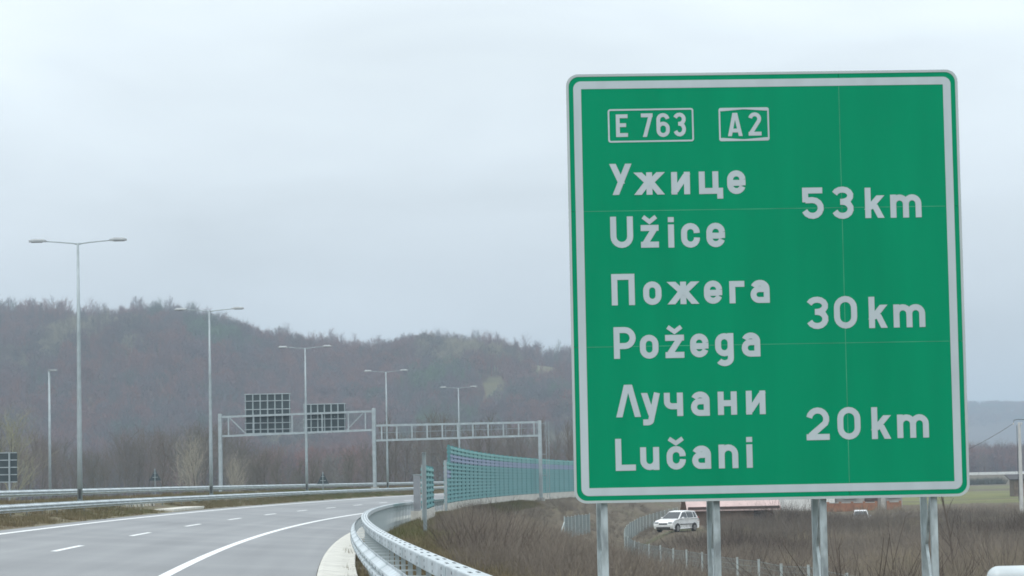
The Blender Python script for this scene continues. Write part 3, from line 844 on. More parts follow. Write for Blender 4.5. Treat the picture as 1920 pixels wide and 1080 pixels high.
# ------------------------------------------------------------------ noise walls
WPOST = material('wall_post_dark_teal', (.075, .21, .22), .6)
def noise_wall(label, s0, nb, heights, k=3.0, BAY=5.4):
    base = pt(s0, k, z=ground_z(*pt(s0, k).xy))
    root = thing('noise_wall', label, 'noise wall', base)
    cas = {}
    for nm, mt in (('t', TEAL), ('l', TEAL_L), ('v', LAV)):
        m = MB()
        m.box((0, BAY/2, .25), (.08, BAY-.14, .49))
        for z in (.125, .375): m.box((0, BAY/2, z), (.24, BAY-.16, .12))
        cas[nm] = m.mesh('panel', mt)
    plinth = MB().box((0, BAY/2, .05), (.28, BAY-.02, 1.1)).mesh('plinth', CONC)
    for i in range(nb+1):
        s = s0 + i*BAY
        g = -.3 - .0022*s                                   # verge level
        hgt = heights[min(i, len(heights)-1)]
        P = pt(s, k, z=g) - base
        ph = .6 + hgt*.5 + .08
        MB().box(P + Vector((0, 0, ph/2-.3)), (.17, .12, ph+.6), -th(s)).build('post', WPOST if i else GALV_OLD, root)
        if i == nb: break
        a, b = pt(s, k, z=g), pt(s+BAY, k, z=g-.0022*BAY); d = b-a
        rot = (0, 0, -math.atan2(d.x, d.y))
        put('plinth', plinth, root, P, rot)
        for c in range(hgt):
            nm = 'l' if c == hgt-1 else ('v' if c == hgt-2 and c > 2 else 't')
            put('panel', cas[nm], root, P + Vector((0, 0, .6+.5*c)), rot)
sA = s_at(804, 3.0, 95, 240)
sB = s_at(837, 3.0, 95, 260)
noise_wall('short end piece of teal noise wall seen nearly edge-on behind the steel post', sA-9, 3, [4], 3.0)
noise_wall('long teal slatted noise wall on a pale concrete base running behind the big sign', sB, 34, [5, 7], 3.0)
# steel post and cabinet by the wall's end
P = at(797.5, 1000, 100); P.z = ground_z(P.x, P.y)
o = thing('steel_post', 'plain grey steel post standing alone in front of the noise wall end', 'post', P)
hP = at(796, 849, P.y).z - P.z
MB().prism([(-.066, -.075), (-.054, -.075), (-.054, -.006), (.054, -.006), (.054, -.075), (.066, -.075), (.066, .075), (.054, .075), (.054, .006), (-.054, .006), (-.054, .075), (-.066, .075)], -.4, hP, 'z').build('profile', GALV_OLD, o)
MB().box((0, 0, hP+.01), (.15, .17, .02)).build('cap', GALV, o)
P = at(782.5, 960, 152); P.z = ground_z(P.x, P.y)
o = thing('roadside_cabinet', 'narrow grey cabinet on a pale concrete plinth behind the guardrail', 'cabinet', P)
hP = at(782, 891, P.y).z - P.z
MB().box((0, 0, .2), (.7, .6, .9)).build('plinth', CONC, o)
MB().box((0, 0, (.65+hP)/2), (.38, .35, hP-.65)).build('housing', material('cabinet_grey', (.27, .29, .31), .6), o, bevel=.015)
MB().box((-.02, -.18, (.65+hP)/2), (.3, .012, hP-.85)).build('door', material('cabinet_door_grey', (.22, .24, .26), .6), o)
MB().box((0, 0, hP+.02), (.44, .42, .04)).build('roof', GALV_OLD, o)

# drain inlet in the median verge
s = s_at(315, -10.3); P = pt(s, -10.4, .02)
o = thing('drain_inlet', 'pale concrete drain inlet with a row of upright bars in the median verge', 'drain', P, -th(s))
MB().box((.35, 3.0, -.02), (1.1, 14.0, .14)).build('apron', CONC, o, bevel=.02)
MB().box((-1.35, 0, -.02), (.5, 11.4, .2)).build('sill', CONC, o)
MB().box((-.75, 0, .0), (.7, 11.0, .06)).build('channel_floor', material('drain_recess_shade', (.07, .065, .055), .9), o)  # dark colour paints the shade of the recess behind the bars
for i in range(8): MB().box((-1.2, -5.0+1.4*i, .20), (.10, .30, .42)).build('bar', CONC, o)
P = at(4, 996, 78)
s_, k_ = sk(P.x, P.y)
o = thing('drain_apron', 'pale concrete apron in the verge at the bottom of the left edge', 'drain', pt(s_, -9.75, .015), -th(s_))
MB().box((0, -3.0, .0), (.9, 7, .1)).build('slab', CONC, o, bevel=.02)
MB().box((-.3, -3.0, .08), (.2, 6.6, .1)).build('lip', CONC, o, bevel=.02)
# concrete chute running down the embankment
A, B = on_ground(893, 966, 60, 260), on_ground(981, 1004, 60, 260)
ch = thing('drain_chute', 'pale stepped concrete drain chute running down the embankment below the noise wall', 'drain', A)
nst = 9
d = B-A
for i in range(nst):
    p = A + d*((i+.5)/nst); z = ground_z(p.x, p.y)+.05
    MB().box(Vector((p.x, p.y, z)) - A, (d.length/nst*.96, .55, .16), math.atan2(d.y, d.x)).build('channel_slab', CONC_GREY, ch)
    for sgn in (-1, 1):
        q = Vector((-d.y, d.x, 0)).normalized()*(.3*sgn)
        MB().box(Vector((p.x, p.y, z+.1)) - A + q, (d.length/nst*.94, .09, .26), math.atan2(d.y, d.x)).build('side_wall', CONC_GREY, ch)

# ------------------------------------------------------------------ wire fence at the foot of the embankment
FP = material('fence_post_zinc', (.42, .48, .48), .55, .2)
WIRE = material('fence_wire', (.22, .26, .26), .6, .2)
def fence(label, pts, h, wires=9, dv=.3, spread=0):
    root = thing('wire_fence', label, 'fence', pts[0])
    o = Vector(pts[0])
    pm = MB().box((0, 0, h/2-.2), (.07, .07, h+.4)).box((0, 0, h+.02), (.08, .08, .02)).mesh('post', FP)
    for p in pts: put('post', pm, root, Vector(p)-o)
    for a, b in zip(pts[:-1], pts[1:]):
        m = MB(); a, b = Vector(a)-o, Vector(b)-o; d = b-a
        for i in range(wires):
            z = .08 + (h-.12)*i/(wires-1); wdt = .014 if i in (0, wires-1) else .009
            m.bar(a+Vector((0, 0, z)), b+Vector((0, 0, z)), wdt, wdt)
        n = max(1, int(d.length/dv))
        for i in range(1, n):
            c = a + d*(i/n); m.bar(c+Vector((0, 0, .06)), c+Vector((0, 0, h-.03)), .009, .009, up=(0, 1, 0))
        m.build('wire_mesh', WIRE, root)
    return root
KF = 14.0
fpx = (1515, 1464, 1422, 1382, 1349, 1316, 1287, 1262, 1238, 1217, 1198, 1190, 1177, 1166)
pts = []
def col_px(p): 
    v = (p.z-CAMZ)/p.y - math.tan(PITCH); return 960 + F*(p.x/p.y*CR - v*SR)
for px in fpx:
    lo, hi = 40, 190
    for _ in range(50):
        mid = (lo+hi)/2; P = pt(mid, KF); P.z = ground_z(P.x, P.y)
        if col_px(P) > px: lo = mid
        else: hi = mid
    pts.append(P)
last = sk(pts[-1].x, pts[-1].y)[0]
for i in range(1, 22):
    P = pt(last + 7*i, KF); P.z = ground_z(P.x, P.y); pts.append(P)
for i in (1, 2, 3):
    P = pt(sk(pts[0].x, pts[0].y)[0]-6.5, KF); P.z = ground_z(P.x, P.y); pts.insert(0, P)
fence('long wire mesh fence with slim steel posts at the embankment foot behind the sign', pts, 1.5)
sp_pts = []
for i in range(8):
    t = i/7; P = on_ground(lerp(1059, 1106, t), lerp(1014, 1000, t), 120, 260); P.z = ground_z(P.x, P.y); sp_pts.append(P)
spur = fence('short close-posted wire fence climbing the slope left of the sign posts', sp_pts, 1.55, 11, .12)
o = Vector(sp_pts[0]); 
MB().bar((0, 0, 1.2), at(1041, 1030, o.y-4)-o, .06, .06).build('brace', FP, spur)

# ------------------------------------------------------------------ cars
def make_car(label, loc, rz):
    r = thing('parked_car', label, 'car', loc, rz)
    # lower body: a side profile swept across, sills tucked in
    prof = [(-2.06, .42), (-2.0, .28), (1.75, .24), (2.04, .30), (2.10, .55), (2.05, .74), (1.75, .90), (.98, 1.02), (-1.98, 1.04), (-2.10, .80)]
    m = MB(); n = len(prof); vs = []
    for y, ins_, dz in ((-.76, .04, 0), (-.84, 0, 0), (.84, 0, 0), (.76, .04, 0)):
        for x, z in prof: vs.append((x*(1-ins_*.6), y, z if z > .5 else z + (ins_*1.0)))
    fs = [tuple(range(n)), tuple(range(4*n-1, 3*n-1, -1))]
    for q in range(3):
        for i in range(n): fs.append((q*n+i, (q+1)*n+i, (q+1)*n+(i+1) % n, q*n+(i+1) % n))
    m.add(vs, fs).build('body', CARW, r, bevel=.025, smooth=False)
    # cabin: tapered, windscreen raked
    b_ = [(-1.98, 1.03), (1.02, 1.01)]; t_ = [(-1.72, 1.58), (-.6, 1.63), (.12, 1.57)]
    m = MB()
    vs = [(-2.0, -.80, 1.02), (1.04, -.78, 1.0), (1.04, .78, 1.0), (-2.0, .80, 1.02),
          (-1.78, -.60, 1.57), (-.7, -.62, 1.64), (.14, -.58, 1.57), (.14, .58, 1.57), (-.7, .62, 1.64), (-1.78, .60, 1.57)]
    fs = [(0, 1, 6, 5, 4), (3, 9, 8, 7, 2), (1, 2, 7, 6), (0, 4, 9, 3), (4, 5, 8, 9), (5, 6, 7, 8), (0, 3, 2, 1)]
    m.add(vs, fs).build('cabin', CARW, r, bevel=.045)
    def quad(nm, mat, pts4, off):
        a = [Vector(p) for p in pts4]; nn = (a[1]-a[0]).cross(a[2]-a[0]).normalized()
        k_ = MB(); k_.add([p+nn*off for p in a] + [p-nn*.02 for p in a], [(0,1,2,3), (7,6,5,4), (0,4,5,1), (1,5,6,2), (2,6,7,3), (3,7,4,0)])
        return k_.build(nm, mat, r)
    quad('windscreen', CARGLASS, [(.985, -.70, 1.05), (.985, .70, 1.05), (.22, .53, 1.52), (.22, -.53, 1.52)], .012)
    quad('rear_window', CARGLASS, [(-1.96, .66, 1.10), (-1.96, -.66, 1.10), (-1.80, -.52, 1.48), (-1.80, .52, 1.48)], .012)
    for sg in (-1, 1):
        def sw(x0, x1, x2, x3, nm):
            f = lambda x, z: (x, sg*lerp(.79, .605, (z-1.02)/.57), z)
            p = [f(x0, 1.08), f(x1, 1.08), f(x2, 1.50), f(x3, 1.50)]
            if sg > 0: p = p[::-1]
            quad(nm, CARGLASS, p, .012)
        sw(-.28, .80, .22, -.28, 'front_side_window'); sw(-1.28, -.38, -.38, -1.28, 'rear_side_window'); sw(-1.80, -1.38, -1.38, -1.66, 'quarter_window')
        MB().box((.62, sg*.93, 1.08), (.12, .18, .14)).build('mirror', CARW, r, bevel=.03)
        MB().box((1.98, sg*.60, .74), (.22, .34, .16)).build('headlight', LAMPGLASS, r, bevel=.03)
        MB().box((-2.05, sg*.70, .95), (.1, .16, .34)).build('tail_light', material('red_lamp', (.35, .02, .02), .3), r, bevel=.02)
        MB().box((-.2, sg*.845, .60), (2.3, .012, .06)).build('side_strip', PLASTIC, r)
        for x in (-1.32, 1.30):
            wh = thing_w = put('wheel', MB().prism([(.31*math.cos(2*PI*i/20), .31*math.sin(2*PI*i/20)) for i in range(20)], -.10, .10, 'y').mesh('wheel', TYRE, bevel=.02), r, (x, sg*.76, .31))
            MB().prism([(.20*math.cos(2*PI*i/12), .20*math.sin(2*PI*i/12)) for i in range(12)], sg*.095, sg*.112, 'y').build('rim', RIM, wh)
            MB().prism([(.37*math.cos(PI*i/12), .37*math.sin(PI*i/12)) for i in range(13)], sg*.835, sg*.847, 'y').build('wheel_arch', PLASTIC, r).location = (x, 0, .33)
    MB().box((2.085, 0, .66), (.05, .72, .11)).build('grille', PLASTIC, r)
    MB().box((2.07, 0, .36), (.06, 1.2, .12)).build('lower_grille', PLASTIC, r)
    MB().box((2.115, 0, .49), (.015, .50, .11)).build('number_plate', material('plate_white', (.7, .7, .7), .5), r)
    MB().box((0, 0, .30), (3.6, 1.4, .2)).build('underbody', PLASTIC, r)
    return r
P = at(1269, 996, 214)
make_car('white hatchback parked on the track behind the wire fence, below the green sign', (P.x, P.y, ground_z(P.x, P.y)), math.radians(180+57))
carP = P.copy()
P2 = at(1614, 962, 272)
make_car('white car showing only its roof above the scrub, in front of the far houses', (P2.x, P2.y, ground_z(P2.x, P2.y)), math.radians(-96))

# ------------------------------------------------------------------ houses behind the sign
def wallpoly(root, nm, mat, w, d, h, loc=(0, 0, 0)): return MB().box((loc[0]+w/2, loc[1]+d/2, loc[2]+h/2-.25), (w, d, h+.5)).build(nm, mat, root)
def window(root, x, z, w, h, y=0, fm=None):
    f = MB().box((x, y-.02, z), (w, .08, h)).build('window', material('window_frame_white', (.6, .6, .57), .6), root)
    MB().box((x, y-.065, z), (w-.14, .02, h-.14)).build('pane', CARGLASS, f)
    MB().box((x, y-.1, z-h/2-.04), (w+.15, .16, .06)).build('sill', CONC, f)
def gable_roof(root, w, d, h, rise, mat, over=.5):
    prof = [(-over, h-over*rise/(d/2)), (d/2, h+rise), (d+over, h-over*rise/(d/2)), (d+over, h-over*rise/(d/2)+.16), (d/2, h+rise+.18), (-over, h-over*rise/(d/2)+.16)]
    return MB().prism([(a, b) for a, b in prof], -over, w+over, 'x').build('roof', mat, root)
HY = 318
def foot(px, Y): P = at(px, 960, Y); P.z = ground_z(P.x, P.y); return P
HA = 236
A0 = at(1300, 960, HA)
A = foot(1300, HA); wA = foot(1450, HA).x - A.x
hA = at(1300, 952, HA).z - A.z
o = thing('house', 'low brown-walled building with pale pink roof behind the white hatchback', 'house', A, .02)
BRN = material('brown_render', (.20, .145, .11), .9, 0, .2, .6)
wallpoly(o, 'wall', BRN, wA, 6, hA+.1)
gable_roof(o, wA, 6, hA, 1.5, material('pink_tile_roof', (.52, .40, .38), .8, 0, .1, 1.5), .6)
MB().box((wA*.5, -.6, hA-.05), (wA+1.0, .08, .22)).build('eaves_board', material('eaves_brown', (.07, .045, .04), .8), o)
MB().box((wA-1.1, -.02, hA/2-.05), (1.1, .1, hA-.1)).build('door', material('doorway_shade', (.025, .025, .03), .8), o)  # near-black slab stands for the shade inside an open doorway
Bh = foot(1470, HY-4); wB = foot(1566, HY-4).x - Bh.x
o = thing('house', 'white rendered house behind the middle sign posts', 'house', Bh, .01)
WR = material('white_render', (.68, .69, .67), .85, 0, .08, .5)
wallpoly(o, 'wall', WR, wB, 8, 5.2)
gable_roof(o, wB, 8, 5.2, 2.2, material('red_tile_roof', (.28, .11, .07), .85, 0, .2, 2), .5)
window(o, 1.8, 2.55, 1.7, 1.5); window(o, wB-1.5, 2.55, 1.2, 1.5)
MB().box((wB*.62, -.03, 1.0), (1.0, .1, 2.05)).build('door', WOOD, o)
Ch = foot(1568, HY+2); wC = foot(1692, HY+2).x - Ch.x
o = thing('house', 'grey house with brown door and low orange brick wall, right of the white house', 'house', Ch, -.02)
wallpoly(o, 'wall', material('grey_render', (.36, .35, .33), .9, 0, .12, .6), wC, 7.5, 4.6)
gable_roof(o, wC, 7.5, 4.6, 2.0, material('old_tile_roof', (.23, .12, .085), .85, 0, .25, 2), .5)
MB().box((wC*.53, -.03, 1.2), (1.5, .1, 2.4)).build('door', material('brown_door', (.085, .06, .05), .7), o)
MB().box((wC*.70, -.5, 1.6), (.5, .5, 3.2)).build('porch_post', material('porch_grey', (.42, .41, .38), .9), o)
window(o, wC*.22, 1.9, 1.4, 1.2); window(o, wC*.88, 1.9, 1.2, 1.2)
MB().box((wC*.78, -.4, 3.1), (wC*.4, 1.2, .2)).build('porch_roof', BRN, o)
BRK = material('orange_brick', (.30, .145, .085), .9, 0, .18, 2.)
W0 = foot(1553, HY-12); W1 = foot(1688, HY-12)
o = thing('garden_wall', 'low orange brick garden wall with pale coping in front of the grey house', 'wall', W0)
gw = W1.x-W0.x
for i in range(6):
    x = gw*(i+.5)/6
    if i == 4: continue
    MB().box((x, 0, .35), (gw/6-.3, .22, 1.1)).build('brick_panel', BRK, o)
    MB().box((x, 0, .94), (gw/6-.26, .3, .07)).build('coping', CONC_GREY, o)
for i in range(7): MB().box((gw*i/6, 0, .42), (.28, .3, 1.3)).build('pier', BRK, o)
# small dark shed at the right edge
Sh = foot(1897, 430); 
o = thing('shed', 'small dark shed with lean-to roof half hidden by the concrete pole at the right edge', 'shed', Sh)
MB().box((3, 2, 1.2), (5, 4, 2.9)).build('wall', WOOD, o)
MB().prism([(-.2, 2.55), (4.4, 3.3), (4.4, 3.45), (-.2, 2.7)], -.2, 6.2, 'x').build('roof', material('tar_roof', (.05, .048, .05), .8), o)
MB().box((2, -.03, 1), (1, .08, 2)).build('door', BRN, o)

# concrete utility pole
Pp = foot(1916, 272)
o = thing('utility_pole', 'pale concrete utility pole with wire bracket at the right edge', 'utility pole', Pp)
hp = at(1908, 792, 272).z - Pp.z
CP2 = material('pole_concrete', (.50, .51, .50), .85, 0, .1, 1.5)
MB().add([(sx*.19*a, sy*.17*a, z) for z, a in ((-.5, 1.0), (hp, .62)) for sx, sy in ((-1,-1), (1,-1), (1,1), (-1,1))],
         [(0,1,2,3), (7,6,5,4), (0,4,5,1), (1,5,6,2), (2,6,7,3), (3,7,4,0)]).build('shaft', CP2, o, bevel=.02)
MB().tube([(-.55, 0, hp-.1), (-.5, 0, hp+.22), (-.1, 0, hp+.3), (.5, 0, hp+.26), (.95, 0, hp+.1)], .035, 6).build('bracket', DARK, o)
for x in (-.55, .25, .95):
    MB().tube([(x, 0, hp-.22), (x, 0, hp-.02)], [.06, .045], 8).build('insulator', material('porcelain', (.6, .6, .58), .3), o)
def wire(a, b, sag, n=12):
    return [Vector(a).lerp(Vector(b), i/n) - Vector((0, 0, sag*4*(i/n)*(1-i/n))) for i in range(n+1)]
MB().tube(wire((-.55, 0, hp-.1), Vector(Ch) + Vector((wC*.9, 0, 4.4)) - Vector(Pp), .9), .022, 4).build('service_wire', DARK, o)
MB().tube([(-.28, -.2, 1.2), (-.26, -.16, hp-.3)], .03, 5).build('conduit', DARK, o)
# barrier on the far embankment
Fb = at(1800, 885, 900); Fb.z = ground_z(Fb.x, Fb.y)
o = thing('road_barrier', 'long thin white barrier on a distant embankment at the right', 'barrier', Fb)
for i in range(30):
    x = -30 + i*6; z = ground_z(Fb.x+x+3, 900) - Fb.z
    MB().box((x+3, 0, z+.35), (5.9, .25, 1.0)).build('barrier_section', material('barrier_white', (.66, .68, .66), .7), o)
# rounded rail end, bottom right
Pw = at(1850, 1072, 20.5)
tz = at(1880, 1061, 20.5).z
o = thing('guardrail_end', 'rounded white end of a tubular rail at the bottom right corner', 'guardrail', (Pw.x, Pw.y, -1.2))
rr = .085; zc = tz - rr + 1.2
pts_ = [(.0 + rr*(1-math.cos(PI/2*i/6)), -.0, zc) for i in range(7)]
rs_ = [max(.004, rr*math.sin(PI/2*i/6)) for i in range(7)]
MB().tube(pts_ + [(.4, .02, zc), (1.6, .08, zc-.01), (4.0, .25, zc-.03)], rs_ + [rr]*3, 20).build('tube', material('white_zinc', (.52, .58, .60), .4, .1), o, smooth=True)
for x in (.55, 2.4): MB().box((x, .05+x*.04, zc/2-.3), (.09, .09, zc-.1+.6)).build('post', RAIL_DULL, o)

# ------------------------------------------------------------------ bare trees
def bare_tree(seed, H, spread=.38, trunk=.018, levels=4, kids=(9, 6, 5, 7), upright=.55, twig=.035, start=.25, ribbon_from=2):
    rnd = random.Random(seed); m = MB()
    def ribbon(a, b, w):
        d = (b-a); q = d.cross(Vector((rnd.uniform(-1, 1), rnd.uniform(-1, 1), rnd.uniform(-1, 1))))
        if q.length < 1e-6: return
        q = q.normalized()*w
        m.add([a-q, a+q, b], [(0, 1, 2)])
    def grow(p, d, ln, r, lv):
        n = 4 if lv == 0 else 3
        pts, cur, dd = [p], p, d.normalized()
        for i in range(n):
            w = .10 if lv == 0 else .22
            dd = (dd + Vector((rnd.uniform(-w, w), rnd.uniform(-w, w), rnd.uniform(-w*.5, w*.8)))).normalized()
            cur = cur + dd*(ln/n); pts.append(cur)
        if lv < ribbon_from:
            m.tube(pts, [lerp(r, r*.28, i/n) for i in range(n+1)], 5 if lv == 0 else 3, cap=False)
        else:
            for i in range(n): ribbon(pts[i], pts[i+1] + (pts[i+1]-pts[i])*.2, max(twig*.5, r*(1-i/n)))
        if lv >= levels: return
        k = kids[lv]
        for i in range(k):
            t = lerp(start if lv == 0 else .2, 1.0, (i+rnd.random()*.8)/k)
            t = min(t, .99); j = int(t*n); q = pts[j].lerp(pts[j+1], t*n-j)
            ax = (pts[j+1]-pts[j]).normalized()
            az = rnd.uniform(0, 2*PI)
            side = ax.cross(Vector((math.cos(az), math.sin(az), .3))).normalized()
            ang = rnd.uniform(.5, 1.0)*(1-.35*t if lv == 0 else 1)
            nd = ax*math.cos(ang) + side*math.sin(ang)
            nd = (nd + Vector((0, 0, upright*.6))).normalized()
            L2 = ln*(spread*1.25*(1.15-.6*t) if lv == 0 else rnd.uniform(.36, .58))
            grow(q, nd, L2, r*(.42 if lv == 0 else .5), lv+1)
    grow(Vector((0, 0, -.2)), Vector((0, 0, 1)), H*.93, H*trunk, 0)
    return m
def tree_material(name, stops, info=True, seed=0.):
    m = bpy.data.materials.new(name); m.use_nodes = True
    nt = m.node_tree; b = nt.nodes['Principled BSDF']; b.inputs['Roughness'].default_value = .95; b.inputs['Specular IOR Level'].default_value = .05
    oi = nt.nodes.new('ShaderNodeObjectInfo')
    n = nt.nodes.new('ShaderNodeTexNoise'); n.inputs['Scale'].default_value = .016; n.inputs['Detail'].default_value = 3
    mpn = nt.nodes.new('ShaderNodeMapping'); mpn.inputs['Location'].default_value = (seed, 0, 0); mpn.inputs['Scale'].default_value = (1, .45, 1)
    nt.links.new(oi.outputs['Location'], mpn.inputs[0]); nt.links.new(mpn.outputs[0], n.inputs[0])
    a = nt.nodes.new('ShaderNodeMath'); a.operation = 'MULTIPLY_ADD'; a.inputs[1].default_value = .30; nt.links.new(oi.outputs['Random'], a.inputs[0])
    c = nt.nodes.new('ShaderNodeMath'); c.operation = 'MULTIPLY'; c.inputs[1].default_value = 2.3; nt.links.new(n.outputs[0], c.inputs[0])
    s2 = nt.nodes.new('ShaderNodeMath'); s2.operation = 'SUBTRACT'; s2.inputs[1].default_value = .80; nt.links.new(c.outputs[0], s2.inputs[0])
    nt.links.new(s2.outputs[0], a.inputs[2])
    r = nt.nodes.new('ShaderNodeValToRGB'); el = r.color_ramp.elements
    el[0].position, el[0].color = stops[0][0], (*stops[0][1], 1); el[1].position, el[1].color = stops[-1][0], (*stops[-1][1], 1)
    for p, cc in stops[1:-1]: q = el.new(p); q.color = (*cc, 1)
    nt.links.new(a.outputs[0], r.inputs[0]); nt.links.new(r.outputs[0], b.inputs['Base Color'])
    return m
HILLM = tree_material('hill_wood_twigs', [(.03, (.12, .175, .11)), (.2, (.12, .13, .128)), (.36, (.16, .125, .135)), (.52, (.225, .125, .105)), (.64, (.15, .118, .122)), (.78, (.115, .112, .108)), (.95, (.29, .27, .20))])
LINEM = tree_material('roadside_tree_twigs', [(.2, (.125, .118, .085)), (.5, (.15, .128, .105)), (.8, (.18, .145, .12))])
PALEM = material('pale_tree_twigs', (.34, .315, .25), .95, 0, .2, .4)
OLIVEM = material('olive_tree_twigs', (.27, .265, .17), .95, 0, .2, .4)
BUSHM = tree_material('scrub_stems', [(.2, (.15, .132, .112)), (.45, (.20, .175, .148)), (.7, (.255, .22, .175)), (.95, (.20, .19, .125))], seed=40.)

rng = random.Random(5)
def scatter(name, pts, rots, scls, idx, protos, **tg):
    me = bpy.data.meshes.new(name); me.from_pydata(pts, [], [])
    for nm, ty, data, key in (('rot', 'FLOAT', rots, 'value'), ('scl', 'FLOAT', scls, 'value'), ('idx', 'INT', idx, 'value')):
        a = me.attributes.new(nm, ty, 'POINT'); a.data.foreach_set(key, data)
    col = bpy.data.collections.new(name + '_kinds')
    for i, p in enumerate(protos):
        o = bpy.data.objects.new(f'{name}_kind_{i:02d}', p); col.objects.link(o)
    ng = bpy.data.node_groups.new(name + '_scatter', 'GeometryNodeTree')
    ng.interface.new_socket('Geometry', in_out='INPUT', socket_type='NodeSocketGeometry')
    ng.interface.new_socket('Geometry', in_out='OUTPUT', socket_type='NodeSocketGeometry')
    nn, ll = ng.nodes, ng.links
    gi, go = nn.new('NodeGroupInput'), nn.new('NodeGroupOutput')
    iop = nn.new('GeometryNodeInstanceOnPoints'); ci = nn.new('GeometryNodeCollectionInfo')
    ci.inputs['Collection'].default_value = col; ci.inputs['Separate Children'].default_value = True; ci.inputs['Reset Children'].default_value = True
    def attr(nm, ty):
        q = nn.new('GeometryNodeInputNamedAttribute'); q.data_type = ty; q.inputs['Name'].default_value = nm; return q.outputs['Attribute']
    cx_ = nn.new('ShaderNodeCombineXYZ'); ll.new(attr('rot', 'FLOAT'), cx_.inputs['Z'])
    e2r = nn.new('FunctionNodeEulerToRotation'); ll.new(cx_.outputs[0], e2r.inputs[0])
    ll.new(gi.outputs[0], iop.inputs['Points']); ll.new(ci.outputs[0], iop.inputs['Instance'])
    iop.inputs['Pick Instance'].default_value = True
    ll.new(attr('idx', 'INT'), iop.inputs['Instance Index']); ll.new(e2r.outputs[0], iop.inputs['Rotation']); ll.new(attr('scl', 'FLOAT'), iop.inputs['Scale'])
    ll.new(iop.outputs[0], go.inputs[0])
    o = put(name, me)
    md = o.modifiers.new('scatter', 'NODES'); md.node_group = ng
    return tag(o, kind='stuff', **tg)

# the wood on the hill
def wood_tree(seed, H, rx, rz, n=430):
    """a far-off bare tree: trunk, a few limbs and a dome of fine twigs"""
    r = random.Random(seed); m = MB()
    m.tube([(0, 0, -.4), (0, 0, H*.35), (r.uniform(-.2, .2), r.uniform(-.2, .2), H*.8)], [H*.016, H*.012, H*.004], 4, cap=False)
    C = Vector((0, 0, H*(1-rz)))
    for i in range(9):
        a = r.uniform(0, 2*PI); b = r.uniform(.2, 1.1)
        t = C + Vector((math.cos(a)*math.cos(b)*rx*H, math.sin(a)*math.cos(b)*rx*H, math.sin(b)*rz*H))*.8
        m.tube([(0, 0, H*r.uniform(.25, .5)), t.lerp(Vector((0, 0, H*.55)), .4), t], [H*.008, H*.006, H*.002], 3, cap=False)
    for i in range(n):
        a = r.uniform(0, 2*PI); u = r.uniform(-.45, 1); q = r.uniform(.5, 1)**.6
        cu = math.sqrt(max(0, 1-u*u)); lump = 1 + .16*math.sin(3*a+seed)*math.cos(4*u+seed)
        d = Vector((math.cos(a)*cu*rx, math.sin(a)*cu*rx, u*rz))*H*lump
        p = C + d*q; o = (d.normalized() + Vector((r.uniform(-.5, .5), r.uniform(-.5, .5), r.uniform(-.1, .7)))).normalized()
        ln = H*r.uniform(.07, .15); w = o.cross(Vector((r.uniform(-1, 1), r.uniform(-1, 1), r.uniform(-1, 1)))).normalized()*r.uniform(.045, .10)
        m.add([p-w, p+w, p+o*ln], [(0, 1, 2)])
    return m
hill_protos = [wood_tree(100+i, 11.5, (.34, .28, .38, .30, .22, .33)[i], (.36, .40, .34, .44, .45, .38)[i]).mesh('wood_tree', HILLM) for i in range(6)]
hill_protos += [bare_tree(140+i, 11.5, (.34, .46, .26)[i], .013, 2, (20, 11, 6), .5, .06, .18, 1).mesh('wood_tree', HILLM) for i in range(3)]
pts, rots, scls, idx = [], [], [], []
y = 720.
while y < 1640:
    stp = 4.6 + y*.0006
    half = .20*y + 60
    x = -half - 40
    while x < min(half, 360 if y > 1050 else 60):
        xx, yy = x + rng.uniform(-.45, .45)*stp, y + rng.uniform(-.45, .45)*stp
        if not clearing(xx, yy) and noise.noise((xx*.02, yy*.02, 30)) > -.55 :
            pts.append((xx, yy, ground_z(xx, yy)-.2)); rots.append(rng.uniform(0, 6.28))
            branchy = rng.random() < (.75 if yy > 1420 else .4)
            scls.append(rng.uniform(.7, 1.2)*(1 + .2*noise.noise((xx*.03, yy*.03, 11)))*(rng.uniform(.7, 1.12) if yy > 1430 else 1)); idx.append(6 + rng.randrange(3) if branchy else rng.randrange(6))
        x += stp
    y += stp
scatter('hillside_wood', pts, rots, scls, idx, hill_protos, label='bare mauve-brown wood covering the hill behind the motorway', cat='wood')
print('hill trees', len(pts))
pts, rots, scls, idx = [], [], [], []
for i in range(2600):
    xx, yy = rng.uniform(520, 1150), rng.uniform(3850, 4420)
    pts.append((xx, yy, ground_z(xx, yy)-.2)); rots.append(rng.uniform(0, 6.28)); scls.append(rng.uniform(.9, 1.5)); idx.append(rng.randrange(3))
scatter('far_ridge_wood', pts, rots, scls, idx, hill_protos[:3], label='hazy blue wooded ridge far beyond the fields at the right', cat='wood')

# individual trees between the motorway and the hill
line_meshes = [bare_tree(200+i, 14, .42 + .05*(i % 3), .014, 3, (17, 9, 6, 5), .55, .035, .14, 2).mesh('crown_and_trunk', LINEM) for i in range(5)]
def split_tree(seed, H, mat, **kw):
    """trunk and crown as two meshes"""
    m = bare_tree(seed, H, **kw)
    nb = 25                                                     # the first tube is the trunk: 5 rings of 5
    tf = [f for f in m.f if max(f) < nb]; cf = [f for f in m.f if max(f) >= nb]
    q = H/max(v[2] for v in m.v); m.v = [(v[0]*q, v[1]*q, v[2]*q) for v in m.v]
    t = MB(); t.v = m.v[:nb]; t.f = tf
    c = MB(); c.v = m.v[nb:]; c.f = [tuple(i-nb for i in f) for f in cf]
    return t.mesh('trunk', BARK), c.mesh('crown', mat)
LT = [split_tree(300+i, 14, LINEM, spread=.42+.05*(i % 3), trunk=.014, levels=3, kids=(18, 9, 6, 5), upright=.55, twig=.035, start=.12) for i in range(5)]
